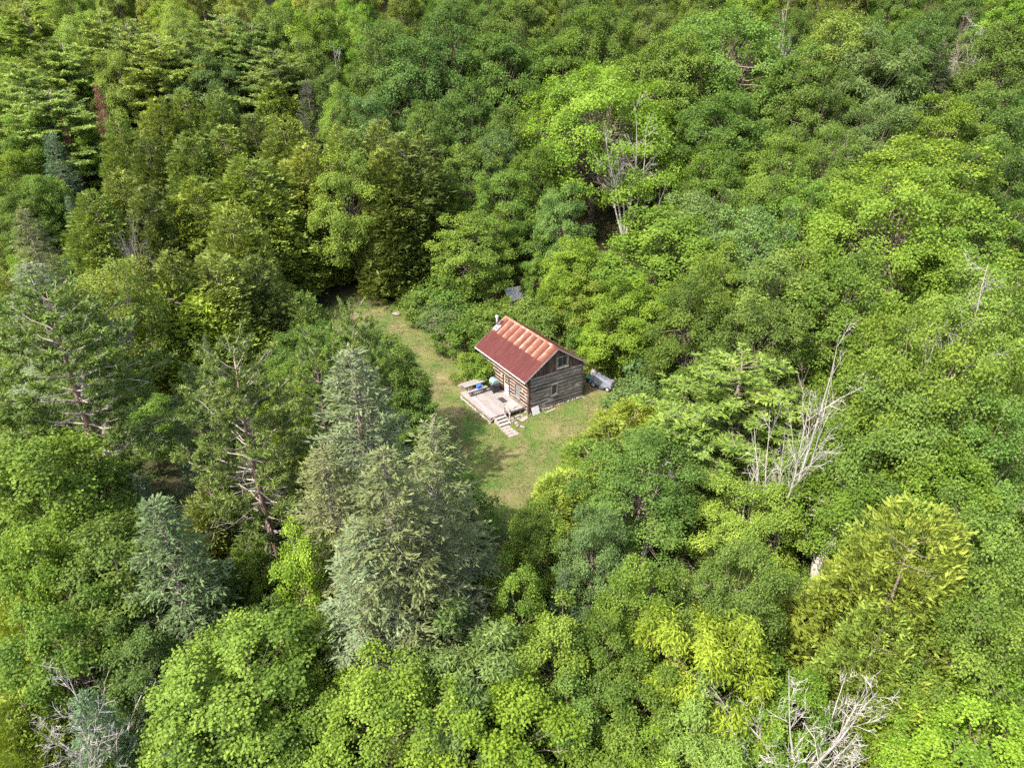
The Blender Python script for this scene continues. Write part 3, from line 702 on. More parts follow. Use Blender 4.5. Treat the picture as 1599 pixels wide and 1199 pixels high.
sk = place('sack', 7.75, 1.95, 0, .3); sk.location.z = gz(sk.location.x, sk.location.y); tag(sk, 'grey filled sack standing upright behind the covered mower', 'sack')
MB().tube([(0, 0, 0), (.02, 0, .25), (-.02, .02, .6), (.0, .03, .85), (.03, 0, .95), (.02, .01, 1.05)], [.26, .32, .29, .17, .10, .17], 12).build('body', M['sack'], sk, True)
MB().tube([(.03, 0, .93), (.03, 0, .97)], [.115, .115], 10).build('tie', M['rubber'], sk)

# small grey shed half hidden behind the cabin
M['shedroof'] = plain('pale_shed_roof', (0.516, 0.499, 0.490), 0.5, nscale=3, nv=0.25); M['shedwall'] = wood_material('grey_shed_board', (0.138, 0.120, 0.112), (0.310, 0.284, 0.267), (8, 8, 1.5))
sx_, sy_, _ = at(806, 456, 2.3)
sh = link('shed', None); sh.location = (sx_ + .1, sy_ + .4, gz(sx_, sy_)); sh.rotation_euler = (0, 0, math.radians(25)); sh.scale = (.85, .85, .9); tag(sh, 'small grey shed with pale roof half hidden among trees behind the cabin', 'shed')
MB().add([(-1.1, -.9, -.3), (1.1, -.9, -.3), (1.1, .9, -.3), (-1.1, .9, -.3), (-1.1, -.9, 1.95), (1.1, -.9, 1.95), (1.1, .9, 2.5), (-1.1, .9, 2.5)], [(0, 1, 5, 4), (1, 2, 6, 5), (2, 3, 7, 6), (3, 0, 4, 7)]).build('wall', M['shedwall'], sh)
for i in range(11): MB().box(-1.1 + i * .2 + .008, -.9 + i * .2 - .008, -.925, -.902, 0, 1.93).build('board', M['shedwall'], sh)
rf_ = link('roof', None, sh)
for i in range(4):
    o = MB().box(-.33, .33, -1.15, 1.15, 0, .025).build('roof_sheet', M['shedroof'], rf_); o.location = (-.99 + i * .665, 0, 2.27 + .004 * (i % 2)); o.rotation_euler = (math.atan2(.55, 1.8), 0, 0)
MB().box(-.4, .4, -.93, -.926, 0, 1.7).build('door', M['board'], sh)

# ------------------------------------------------------------------ tree kinds (each built once, then shared by every tree of that kind)
def unit(v): return v / np.maximum(np.linalg.norm(v, axis=-1, keepdims=True), 1e-9)
class Leaves:
    def __init__(s): s.a = []
    def add(s, P, D, Nn, L, Wd, t):
        n = len(P); f = lambda q: np.broadcast_to(np.asarray(q, float), (n,))
        s.a.append((P, unit(D), Nn, f(L), f(Wd), f(t)))
    def mesh(s, name, mat, fold=0.12, mid=0.5):
        P, D, Nn, L, Wd, t = [np.concatenate(q) for q in zip(*s.a)]
        S = unit(np.cross(D, Nn)); N2 = np.cross(S, D)
        Lc = L[:, None]; Wc = Wd[:, None]
        a = P; b = P + D * Lc * mid + S * Wc / 2 + N2 * Wc * fold; c = P + D * Lc; d = P + D * Lc * mid - S * Wc / 2 + N2 * Wc * fold
        V = np.stack([a, b, c, d], 1).reshape(-1, 3)
        return mesh_np(name, V, np.arange(len(V)).reshape(-1, 4), mat, np.clip(t, 0, 1))
def curve(p0, p1, sag, n, r, jit=0.0):
    p0 = np.asarray(p0, float); p1 = np.asarray(p1, float); t = np.linspace(0, 1, n)[:, None]
    q = p0 + (p1 - p0) * t; q[:, 2] += sag * np.sin(np.pi * t[:, 0])
    q[1:-1] += r.normal(0, jit, (n - 2, 3)) if jit else 0
    return q
def sphere_dirs(r, n, zmin=-1.0):
    out = []
    while len(out) < n:
        v = unit(r.normal(size=(4 * n, 3))); out = [*out, *v[v[:, 2] > zmin]]
    return np.array(out[:n])

def broadleaf(seed, H, R, cb, nl, nt, nv, leafL, leafW, flat=0.9, tuft=0.34, droop=0.15, trunk_r=0.16, fork=0.45, lobe=(0.16, 0.26), bark='bark', lean=.03, up=.35, zspan=1.7, shell=(.74, .98)):
    """trunk and limbs carrying nl lobes of nt leafy tufts of nv leaves; crown from cb*H to H, radius R"""
    r = np.random.default_rng(seed); lv = Leaves(); cz = H * (cb + 1) / 2; hz = H * (1 - cb) / 2
    wood = MB(); trunk = MB()
    ln = r.normal(0, lean * H, 2)
    tp_ = np.array([[0, 0, -.3], [ln[0] * .3, ln[1] * .3, H * fork * .5], [ln[0], ln[1], H * fork], [ln[0] * 1.3, ln[1] * 1.3, H * (fork + .2)]])
    trunk.tube(tp_, [trunk_r * 1.25, trunk_r, trunk_r * .8, trunk_r * .35], 8)
    ga = math.pi * (3 - 5 ** .5); dirs = []
    for i in range(nl):
        z = 1 - (i + .5) / nl * zspan; q = math.sqrt(max(0, 1 - z * z)); a = i * ga + r.uniform(-.4, .4)
        dirs.append((q * math.cos(a), q * math.sin(a), z))
    dirs = np.array(dirs) + r.normal(0, .08, (nl, 3))
    az = np.arctan2(dirs[:, 1], dirs[:, 0])
    asym = 1 + .10 * np.sin(az * 2 + seed) + .09 * np.sin(az * 3 + 2 * seed + 2 * dirs[:, 2]) + .07 * np.sin(az * 5 + seed + 5 * dirs[:, 2])
    for i, d in enumerate(dirs):
        k = r.uniform(.35, .6) if r.random() < .12 else r.uniform(*shell) * asym[i]
        c = np.array([ln[0] + d[0] * R * k, ln[1] + d[1] * R * k, cz + d[2] * hz * min(k, 1.0)]); lr = R * r.uniform(*lobe)
        c[2] = max(min(c[2], H - lr * flat * .8), .3)
        base = tp_[2] + (tp_[3] - tp_[2]) * r.uniform(-.8, 1)
        limb = curve(base, c, -.1 * R * r.uniform(-.5, 1.2), 5, r, .05 * R * .3)
        wood.tube(limb, np.linspace(trunk_r * .36, .012, 5), 4, False)
        td = sphere_dirs(r, nt, -.6); td = unit(td + unit(d) * .45 + np.array([0, 0, .12]))
        tc = c + td * lr * r.uniform(.7, 1.1, (nt, 1)) * np.array([1, 1, flat])
        lt = r.normal(0, .12)
        for j in range(0, nt, 3):
            wood.tube(np.array([c, (c + tc[j]) / 2 + r.normal(0, .05, 3), tc[j]]), [.018, .012, .005], 3, False)
        m = nt * nv
        off = r.normal(size=(m, 3)) * np.array([1, 1, .8]) * tuft * .62
        tdr = np.repeat(td, nv, 0); P = np.repeat(tc, nv, 0) + off
        out = unit(tdr * .8 + unit(P - np.array([ln[0], ln[1], cz])) * .8)
        Nn = unit(np.array([0, 0, 1.0]) * up + out * .75 + r.normal(0, .48, (m, 3)))
        D = r.normal(size=(m, 3)) + out * .5 + unit(off + 1e-6) * .6; D[:, 2] -= droop * 2.5
        D -= Nn * (D * Nn).sum(1, keepdims=True)
        t = .5 + lt + np.repeat(r.normal(0, .10, nt), nv) + r.normal(0, .14, m)
        lv.add(P, D, Nn, leafL * r.uniform(.7, 1.25, m), leafW * r.uniform(.75, 1.2, m), t)
    return dict(H=H, R=R, parts=[('trunk', trunk.mesh('trunk', M[bark], True)), ('limbs', wood.mesh('limbs', M[bark])), ('crown', lv.mesh('crown', M['leaf']))])

def cedar(seed, H, R, n, leafL=.30, leafW=.10, low=0.02, shape=0.62, stems=3):
    """dense conifer of several close cones, each built of upswept fans of scale leaves"""
    r = np.random.default_rng(seed); lv = Leaves(); tk = MB(); br = MB()
    spec = [(0., 0., H, R * 1.05)]
    for k in range(stems - 1):
        a = r.uniform(0, 6.28); d = R * r.uniform(.35, .6); spec.append((math.cos(a) * d, math.sin(a) * d, H * r.uniform(.66, .9), R * r.uniform(.6, .85)))
    tot = sum(q[2] * q[3] for q in spec)
    for ox, oy, h, rd in spec:
        m = int(n * h * rd / tot)
        nlobe = max(14, int(34 * h * rd / 25)); lt_ = r.uniform(0, 1, nlobe) ** 1.1; la = r.uniform(0, 2 * np.pi, nlobe); lamp = r.uniform(.0, .42, nlobe); ltint = r.normal(0, .14, nlobe)
        def prof(t): return 1.2 * rd * np.clip((1 - t), 0, 1) ** shape * np.clip((t + .2) / .3, 0, 1) ** .5
        t = r.uniform(low, .985, m * 3); t = t[r.random(m * 3) < (prof(t) / rd * .85 + .1)][:m]; m = len(t); a = r.uniform(0, 2 * np.pi, m)
        rad = prof(t)
        dz = (t[:, None] - lt_) * h; da = np.angle(np.exp(1j * (a[:, None] - la))) * rad[:, None]; d2 = (dz * .7) ** 2 + da ** 2
        near = d2.argmin(1); bump = lamp[near] * np.exp(-d2.min(1) / (.42 * rd) ** 2 / 2)
        depth = 1 - .40 * r.random(m) ** 1.6
        rr_ = rad * (.72 + bump + .08 * np.sin(3 * a + seed)) * depth + .05
        C = np.stack([ox + rr_ * np.cos(a), oy + rr_ * np.sin(a), t * h + bump * .8 * rd * .5], 1)
        out = np.stack([np.cos(a), np.sin(a), np.full(m, .8)], 1)
        k = 9; P = np.repeat(C, k, 0) + r.normal(0, .08, (m * k, 3))
        axis = unit(out + r.normal(0, .38, (m, 3))); side = unit(np.cross(axis, r.normal(size=(m, 3)))); Nn = np.cross(axis, side)
        fan = np.tile(np.linspace(-1, 1, k), m)[:, None]
        D = np.repeat(axis, k, 0) + fan * np.repeat(side, k, 0) * .9 + r.normal(0, .18, (m * k, 3))
        tt = .5 + np.repeat(ltint[near] + r.normal(0, .1, m), k) + r.normal(0, .13, m * k)
        NN = np.repeat(Nn, k, 0) + r.normal(0, .3, (m * k, 3)) + np.array([0, 0, .5])
        lv.add(P, D, NN, leafL * np.repeat(r.uniform(.7, 1.3, m), k) * r.uniform(.6, 1.2, m * k), leafW * r.uniform(.7, 1.2, m * k), tt)
        tk.tube([(ox * .25, oy * .25, -.3), (ox * .8, oy * .8, h * .3), (ox, oy, h * .6), (ox, oy, h * .86)], [rd * .07, rd * .05, rd * .025, .008], 7)
        for i in range(int(h * 4)):
            z = r.uniform(.05, .92); q = r.uniform(0, 2 * np.pi); L = prof(np.array([z]))[0] * .7
            br.tube([(ox, oy, z * h - .1 * L), (ox + math.cos(q) * L * .5, oy + math.sin(q) * L * .5, z * h), (ox + math.cos(q) * L, oy + math.sin(q) * L, z * h + .3 * L)], [.028, .02, .006], 3, False)
    return dict(H=H, R=R, parts=[('trunk', tk.mesh('trunk', M['bark'], True)), ('branches', br.mesh('branches', M['bark'])), ('crown', lv.mesh('crown', M['needle'], .05))])

def spruce(seed, H, R, sp=.34, nb=7, needleL=.20, needleW=.055, droop=.35, twig=0.15, expo=.8, thin=1.0):
    r = np.random.default_rng(seed); lv = Leaves(); br = MB(); z = H * .06
    pts, dirs, nrm, tt, ll = [], [], [], [], []
    while z < H - .25:
        t = z / H; L = R * (1 - t) ** expo * 1.0 + .12; q0 = r.uniform(0, 6.28); m = max(4, int(nb * (1 - .35 * t)))
        for b in range(m):
            q = q0 + 2 * np.pi * b / m + r.normal(0, .18); l_ = L * r.uniform(.72, 1.12)
            slope = -.45 * droop * 2 * (1 - t) + .55 * t ** 2
            ns = max(3, int(l_ / .28)); s = np.linspace(0, 1, ns + 1)
            h = np.array([math.cos(q), math.sin(q)])
            zz = z + l_ * (slope * s + .28 * s ** 2.2 * (1 - t * .6)) + r.normal(0, .03)
            path_ = np.stack([h[0] * l_ * s, h[1] * l_ * s, zz], 1)
            br.tube(path_[::max(1, ns // 4)], np.linspace(.035 * (1 - t) + .012, .005, len(path_[::max(1, ns // 4)])), 3, False)
            bt = r.normal(0, .12)
            nt = max(4, int(l_ / twig * 2 * thin)); u = r.uniform(.12 if t > .4 else .3, 1.0, nt) ** .8; sgn = np.where(np.arange(nt) % 2, 1, -1)
            base = np.stack([np.interp(u, s, path_[:, k]) for k in range(3)], 1)
            side = np.array([-h[1], h[0], 0.0])
            td = np.array([h[0], h[1], slope * .4]) * .75 + side * (sgn * r.uniform(.5, 1.0, nt))[:, None] + r.normal(0, .12, (nt, 3)); td[:, 2] -= droop * .3; td = unit(td)
            tl = (.50 * (1 - u * .62) * min(1, l_ / 1.2) + .10) * r.uniform(.7, 1.15, nt)
            kk = 5
            f = np.tile(np.linspace(0.05, .95, kk), nt); B = np.repeat(base, kk, 0) + np.repeat(td, kk, 0) * (f * np.repeat(tl, kk))[:, None]; B[:, 2] -= .12 * droop * f ** 2
            pts.append(B + r.normal(0, .018, B.shape)); dirs.append(np.repeat(td, kk, 0) + r.normal(0, .45, B.shape) + np.array([0, 0, .12])); nrm.append(np.array([0, 0, 1.0]) + r.normal(0, .5, B.shape)); tt.append(.5 + bt + r.normal(0, .13, len(B))); ll.append(needleL * r.uniform(.6, 1.2, len(B)))
        z += sp * r.uniform(.75, 1.25) * (1.0 if t < .8 else .6)
    # leader
    k = 40; P = np.stack([r.normal(0, .03, k), r.normal(0, .03, k), r.uniform(H - .7, H, k)], 1); pts.append(P); dirs.append(r.normal(0, .6, (k, 3)) + np.array([0, 0, .6])); nrm.append(r.normal(size=(k, 3))); tt.append(np.full(k, .6)); ll.append(np.full(k, .16))
    P, D, Nn, T, LL = [np.concatenate(x) for x in (pts, dirs, nrm, tt, ll)]
    lv.add(P, D, Nn, LL, needleW * r.uniform(.7, 1.3, len(P)), T)
    tk = MB().tube([(0, 0, -.3), (0, 0, H * .35), (.03, 0, H * .7), (0, 0, H)], [.17 * H / 14, .13 * H / 14, .07 * H / 14, .012], 8)
    return dict(H=H, R=R, parts=[('trunk', tk.mesh('trunk', M['bark'], True)), ('branches', br.mesh('branches', M['graytwig'])), ('crown', lv.mesh('crown', M['needle'], .03, .4))])

def pine(seed, H, R, cb=.3, step=.75, nb=5, white=False, nlen=.24, nw=.055, ntuft=34, dead=True):
    r = np.random.default_rng(seed); lv = Leaves(); br = MB(); db = MB(); z = H * cb
    C, AX, BT = [], [], []
    bend = r.normal(0, .25, 2)
    def tx(z_): return np.array([bend[0] * math.sin(z_ / H * 3), bend[1] * math.sin(z_ / H * 2.4), z_])
    while z < H - .2:
        t = (z - H * cb) / (H * (1 - cb)); prof_ = (1 - t) ** .55 * min(1, .55 + t * 1.6)
        L = R * prof_ + .25; q0 = r.uniform(0, 6.28)
        for b in range(nb if t < .85 else 4):
            q = q0 + 2 * np.pi * b / nb + r.normal(0, .25); l_ = L * r.uniform(.65, 1.15); up = (.05 + .75 * t ** 1.5) if not white else (.05 + .5 * t ** 2)
            h = np.array([math.cos(q), math.sin(q), 0.0]); s = np.linspace(0, 1, 6)[:, None]; zb = z
            if white: zb = z + r.uniform(-.45, .45); l_ *= r.uniform(.6, 1.1); up += r.uniform(-.15, .3)
            pa = tx(zb) + h * l_ * s + np.array([0, 0, 1.0]) * l_ * (up * s + (.18 if not white else .12) * s ** 2 - .1 * s * (1 - t)); pa[1:-1] += r.normal(0, .04 * l_ / 2, (4, 3))
            br.tube(pa, np.linspace(.045 * (1 - t) + .02, .010, 6), 4, False)
            bt = r.normal(0, .1); side = np.array([-h[1], h[0], 0])
            nsub = max(3, int(l_ * (3.2 if not white else 6.0)))
            for u in np.concatenate([r.uniform(.35 if t < .6 else .15, .95, nsub), [1.0]]):
                b0 = np.array([np.interp(u, s[:, 0], pa[:, k]) for k in range(3)]); sg = r.choice([-1, 1]); sl = l_ * r.uniform(.18, .38) * (1.25 - u) + .12
                d = unit(h * r.uniform(.5, 1) + side * sg * r.uniform(.2, 1.0) * (u < 1) + np.array([0, 0, r.uniform(.0, .5) if not white else r.uniform(-.05, .25)])); e = b0 + d * sl
                if u < 1: br.tube([b0, (b0 + e) / 2 + r.normal(0, .03, 3), e], [.016, .011, .007], 3, False)
                for v in ((1.0,) if sl < .3 else (.5, 1.0) if sl < .6 else (.35, .65, 1.0)):
                    C.append(b0 + (e - b0) * v + r.normal(0, .04, 3)); AX.append(d + np.array([0, 0, .45])); BT.append(bt + r.normal(0, .08))
        z += step * r.uniform(.8, 1.2) * (1 - .35 * t)
    C, AX, BT = np.array(C), unit(np.array(AX)), np.array(BT); n = len(C); k = ntuft
    P = np.repeat(C, k, 0) + r.normal(0, .035, (n * k, 3)) - np.repeat(AX, k, 0) * (r.uniform(0, .16, n * k))[:, None]
    D = np.repeat(AX, k, 0) * (.55 if not white else .35) + unit(r.normal(size=(n * k, 3))) * (.85 if not white else .9)
    
    lv.add(P, D, r.normal(size=(n * k, 3)) + np.array([0, 0, .8]), nlen * r.uniform(.7, 1.15, n * k), nw * r.uniform(.7, 1.3, n * k), .5 + np.repeat(BT, k) + r.normal(0, .12, n * k))
    if dead:      # bare grey lower branches
        for i in range(34):
            zz = r.uniform(cb * .35, cb + .35) * H; q = r.uniform(0, 6.28); l_ = R * r.uniform(.35, .95); h = np.array([math.cos(q), math.sin(q), 0]); s = np.linspace(0, 1, 5)[:, None]
            pa = tx(zz) + h * l_ * s + np.array([0, 0, 1.0]) * l_ * (-.05 * s + .12 * s ** 2); pa[1:] += r.normal(0, .06, (4, 3)); db.tube(pa, np.linspace(.032, .007, 5), 4, False)
            for u in (2, 3, 3, 4):
                e = pa[u] + unit(h + r.normal(0, .6, 3)) * l_ * r.uniform(.12, .3); db.tube([pa[u], (pa[u] + e) / 2 + r.normal(0, .03, 3), e], [.012, .009, .004], 3, False)
    zs = [0, .2, .4, .6, .8, 1.0]
    tk = MB().tube([tuple(tx(zz * H) - np.array([0, 0, .3 if zz == 0 else 0])) for zz in zs], [.20 * H / 14, .17 * H / 14, .14 * H / 14, .10 * H / 14, .055 * H / 14, .012], 8)
    bk_ = M['bark' if white else 'pinebark']; parts = [('trunk', tk.mesh('trunk', bk_, True)), ('branches', br.mesh('branches', M['bark' if white else 'graytwig']))]
    if dead: parts.append(('dead_branches', db.mesh('dead_branches', M['graytwig'])))
    parts.append(('crown', lv.mesh('crown', M['needle'], .02, .4)))
    return dict(H=float(max(C[:, 2].max(), H)), R=R, parts=parts)

def bare(seed, H, R, mat, forks=2, levels=4, first=.4, kids=(3, 5, 5, 4), spread=.75, r0=.14, gnarl=.12, fine=True):
    r = np.random.default_rng(seed); tk = MB(); br = MB(); tw = MB()
    def grow(p, d, L, rad, lev):
        n = 5 if lev < 2 else 4; pts = [p]; dd = d.copy()
        for i in range(n - 1):
            dd = unit(dd + r.normal(0, gnarl, 3) + np.array([0, 0, .05])); pts.append(pts[-1] + dd * L / (n - 1))
        pts = np.array(pts); end = max(.004, rad * (.5 if lev < levels - 1 else .25))
        (tk if lev == 0 else br if lev < 3 else tw).tube(pts, np.linspace(rad, end, n), 7 if lev == 0 else 5 if lev == 1 else 4 if lev == 2 else 3, False)
        if lev >= levels: return
        nk = kids[min(lev, len(kids) - 1)]
        for k in range(nk):
            u = r.uniform(.35, .98) if lev else r.uniform(first, 1.0); i = min(int(u * (n - 1)), n - 2); f = u * (n - 1) - i
            b = pts[i] + (pts[i + 1] - pts[i]) * f; ax = unit(pts[i + 1] - pts[i])
            pr = unit(np.cross(ax, r.normal(size=3))); nd = unit(ax * r.uniform(.55, 1.0) + pr * spread * r.uniform(.7, 1.2) + np.array([0, 0, .15]))
            grow(b, nd, L * r.uniform(.42, .68), max(.005, rad * r.uniform(.4, .58)), lev + 1)
    for f in range(forks):
        a = 2 * np.pi * f / forks + r.uniform(0, 1); d = unit(np.array([math.cos(a) * .34, math.sin(a) * .34, 1.0]) if forks > 1 else np.array([.05, 0, 1.0]))
        grow(np.array([.0, .0, -.3]), d, H * (.82 if f == 0 else r.uniform(.6, .8)), r0 * (1 if f == 0 else .8), 0)
    parts = [('trunk', tk.mesh('trunk', M[mat], True)), ('branches', br.mesh('branches', M[mat], True))]
    if tw.v: parts.append(('twigs', tw.mesh('twigs', M[mat])))
    zmax = max(v[2] for v in tk.v + br.v + tw.v); rad = max(math.hypot(v[0], v[1]) for v in tk.v + br.v + tw.v)
    return dict(H=zmax, R=rad, parts=parts)

def dead(seed, H, mat, limbs=4, trunk=.3, tilt=.35, r0=.2, side=8, tw=5, twl=3, gnarl=.10, stub=0.0):
    """leafless tree: one trunk parting into limbs, each with side branches, twigs and fine ends"""
    r = np.random.default_rng(seed); tk = MB(); br = MB(); tg = MB()
    def strand(p, d, L, ra, rb, n, mb, sides, rise=.0, g=gnarl):
        pts = [np.array(p, float)]; dd = unit(np.array(d, float))
        for i in range(n - 1):
            dd = unit(dd + r.normal(0, g, 3) + np.array([0, 0, rise])); pts.append(pts[-1] + dd * L / (n - 1))
        pts = np.array(pts); mb.tube(pts, ra + (rb - ra) * np.linspace(0, 1, n) ** .8, sides, False); return pts
    ta = r.uniform(0, 6.28)
    T0 = strand((0, 0, -.3), (math.cos(ta) * .08, math.sin(ta) * .08, 1), H * trunk + .3, r0, r0 * .8, 5, tk, 8, g=.03)
    a0 = r.uniform(0, 6.28)
    for k in range(limbs):
        u = 1.0 if k < 2 else r.uniform(.55, 1.0); b = T0[-1] * u + T0[-2] * (1 - u)
        a = a0 + k * 2.4 + r.uniform(-.4, .4); tl = tilt * r.uniform(.45, 1.25) if k else tilt * .2
        L = H * (1 - trunk) * (1.0 if k == 0 else r.uniform(.6, .98)); lr = r0 * (.72 if k == 0 else r.uniform(.4, .6))
        broken = r.random() < stub
        if broken: L *= .5
        P = strand(b, (math.cos(a) * tl, math.sin(a) * tl, 1 - .4 * tl), L, lr, lr * .5 if broken else .012, 8, br, 6, .07)
        for s in range(side):
            u = r.uniform(.18, .97); x = u * 7; i = min(int(x), 6); q = P[i] + (P[i + 1] - P[i]) * (x - i); ax = unit(P[i + 1] - P[i])
            pr = unit(np.cross(ax, r.normal(size=3))); Ls = L * r.uniform(.22, .42) * (1.15 - .75 * u)
            rs = max(.010, lr * (1 - .8 * u) * .42)
            S = strand(q, ax * .75 + pr * r.uniform(.55, 1.0), Ls, rs, .006, 5, br, 4, .04)
            for w_ in range(tw):
                v = r.uniform(.2, 1.0) * 3.999; i2 = int(v); q2 = S[i2] + (S[i2 + 1] - S[i2]) * (v - i2); ax2 = unit(S[i2 + 1] - S[i2]); pr2 = unit(np.cross(ax2, r.normal(size=3)))
                Lt = Ls * r.uniform(.25, .5); W = strand(q2, ax2 * .8 + pr2 * .75, Lt, .014, .006, 4, tg, 3, .03)
                for e in range(twl):
                    q3 = W[r.integers(1, 4)]; strand(q3, unit(W[-1] - W[0]) * .8 + r.normal(0, .5, 3), Lt * r.uniform(.3, .55), .009, .004, 3, tg, 3)
    allv = np.array(tk.v + br.v + tg.v); rad = float(np.percentile(np.hypot(allv[:, 0], allv[:, 1]), 97))
    parts = [('trunk', tk.mesh('trunk', M[mat], True)), ('branches', br.mesh('branches', M[mat], True))]
    if tg.v: parts.append(('twigs', tg.mesh('twigs', M[mat])))
    return dict(H=float(allv[:, 2].max()), R=rad, parts=parts)

K = {}
K['maple_s'] = [broadleaf(11 + i, 7.5, 2.2, .02, 60, 10, 50, .115, .09, tuft=.24, trunk_r=.09) for i in range(3)]
K['maple_m'] = [broadleaf(21 + i, 12, 3.4, .06, 92, 10, 46, .155, .12, tuft=.32, trunk_r=.15) for i in range(3)]
K['maple_b'] = [broadleaf(31 + i, 15, 5.2, .10, 130, 11, 38, .20, .155, tuft=.40, trunk_r=.24, lobe=(.11, .20)) for i in range(2)]
K['maple_x'] = [broadleaf(36, 17, 8, .08, 200, 11, 29, .21, .165, tuft=.50, trunk_r=.34, lobe=(.085, .15))]
K['layer'] = [broadleaf(41 + i, 12, 4.2, .12, 70, 14, 42, .15, .115, tuft=.32, trunk_r=.17, lobe=(.15, .28), flat=.62, shell=(.6, .98), up=.5) for i in range(2)]
K['open'] = [broadleaf(46, 12, 4.2, .56, 48, 14, 42, .15, .115, tuft=.32, trunk_r=.38, lobe=(.16, .26), flat=.7, fork=.62, bark='whitebark', lean=.05, shell=(.55, .98))]
K['ash'] = [broadleaf(51 + i, 8, 2.4, .05, 46, 11, 46, .21, .06, tuft=.28, trunk_r=.09, droop=.5) for i in range(2)]
K['birch'] = [broadleaf(56 + i, 11, 2.6, .1, 56, 11, 34, .14, .10, tuft=.34, trunk_r=.10, droop=.4, bark='palewood') for i in range(2)]
K['shrub'] = [broadleaf(61 + i, 3.0, 1.7, .0, 26, 9, 28, .14, .10, tuft=.22, trunk_r=.04, fork=.2, lobe=(.2, .32)) for i in range(3)]
K['cedar'] = [cedar(71 + i, 12, 2.5, 4700, .29, .10, shape=.52, stems=4) for i in range(3)]
K['cedar_s'] = [cedar(81 + i, 4.5, 1.5, 2000, .19, .06, shape=.5, stems=4) for i in range(2)]
K['gold'] = [cedar(85, 9, 2.5, 4600, .24, .08, shape=.45, stems=4)]
K['spruce'] = [spruce(91 + i, 14, 2.6) for i in range(3)]
K['blue'] = [spruce(96 + i, 10, 2.2, sp=.34, nb=8, droop=.40, twig=.13) for i in range(2)]
K['redpine'] = [pine(101 + i, 15, 3.6, cb=.34) for i in range(2)]
K['whitepine'] = [pine(111 + i, 16, 3.4, cb=.25, step=.8, nb=6, white=True, nlen=.27, nw=.075, ntuft=17, dead=False) for i in range(2)]
K['bare'] = [dead(121, 10, 'palewood', 4, .3, .5, .2), dead(122, 10, 'palewood', 3, .4, .3, .16, side=9), dead(123, 9, 'palewood', 5, .15, .9, .2, side=4, tw=2, twl=0, gnarl=.2, stub=.4),
             dead(124, 9, 'palewood', 9, .34, 1.0, .14, side=9, tw=5, gnarl=.07), dead(125, 12, 'palewood', 5, .18, .42, .24, side=9, tw=5, gnarl=.08)]
K['twiggy'] = [dead(131, 9, 'palewood', 8, .3, .9, .15, side=9, tw=5), bare(132, 9, 4, 'graytwig', forks=1, spread=.9, kids=(16, 6, 4, 2), first=.15, r0=.12)]
K['brown'] = [dead(141, 8, 'browntwig', 5, .2, .6, .10, side=9, tw=4, twl=2)]
K['pole'] = [dead(152, 8, 'whitebark', 3, .62, .55, .30, side=2, tw=2, twl=0, gnarl=.10, stub=.5)]
K['snag'] = [dead(151, 10, 'palewood', 3, .5, .5, .26, side=4, tw=2, twl=0, gnarl=.12, stub=.3)]
LEAFLESS = ('bare', 'twiggy', 'brown', 'snag')
TREES = []           # x, y, crown radius, height
def plant(kind, x, y, h, width, tint, name, label, cat, group=None, var=None, rot=None, sink=0.0):
    v = K[kind]; i = (var if var is not None else random.randrange(len(v))) % len(v); p = v[i]
    o = link(name, None); o.location = (x, y, gz(x, y) - .05 - sink); o.rotation_euler = (0, 0, random.uniform(0, 6.28) if rot is None else rot)
    sxy = width / (2 * p['R']); o.scale = (sxy, sxy, h / p['H']); o.empty_display_size = .5
    for nm, me in p['parts']:
        c = link(nm, me, o); c.color = (*tint, 1)
        if nm != 'trunk': c['kind'] = 'stuff'
    tag(o, label, cat, group)
    TREES.append((x, y, width / 2, h))
    return o
TI = dict(mid=(.118, .188, .03), bright=(.155, .24, .03), dark=(.095, .155, .03), yel=(.19, .265, .045), pale=(.125, .20, .055), olive=(.165, .215, .038), gold=(.19, .255, .032), cdark=(.12, .16, .032),  # dark: deep green; on the upper centre maples it stands for cloud shade
          spr=(.175, .205, .09), blue=(.115, .175, .078), sdark=(.09, .105, .06), rp=(.16, .22, .05), wp=(.25, .34, .075), wpd=(.18, .26, .07), rust=(.21, .075, .05), wpy=(.20, .28, .055), lime=(.17, .265, .028), ygold=(.205, .28, .03))
WIDEN = dict(cedar=1.25, spruce=1.75, blue=1.3, redpine=1.2, whitepine=1.9, cedar_s=1.2, gold=1.12, bare=1.1, snag=1.2)
NAME = dict(maple_x=('maple_tree', 'tree'), pole=('dead_tree', 'tree'), maple_s=('young_maple', 'tree'), maple_m=('maple_tree', 'tree'), maple_b=('maple_tree', 'tree'), layer=('broadleaf_tree', 'tree'), open=('broadleaf_tree', 'tree'), ash=('ash_tree', 'tree'), birch=('birch_tree', 'tree'), shrub=('shrub', 'shrub'), cedar=('cedar_tree', 'tree'),
            cedar_s=('cedar_bush', 'shrub'), gold=('cedar_tree', 'tree'), spruce=('spruce_tree', 'tree'), blue=('spruce_tree', 'tree'), redpine=('pine_tree', 'tree'), whitepine=('pine_tree', 'tree'), bare=('dead_tree', 'tree'), twiggy=('dead_tree', 'tree'), brown=('dead_tree', 'tree'), snag=('dead_tree', 'tree'))
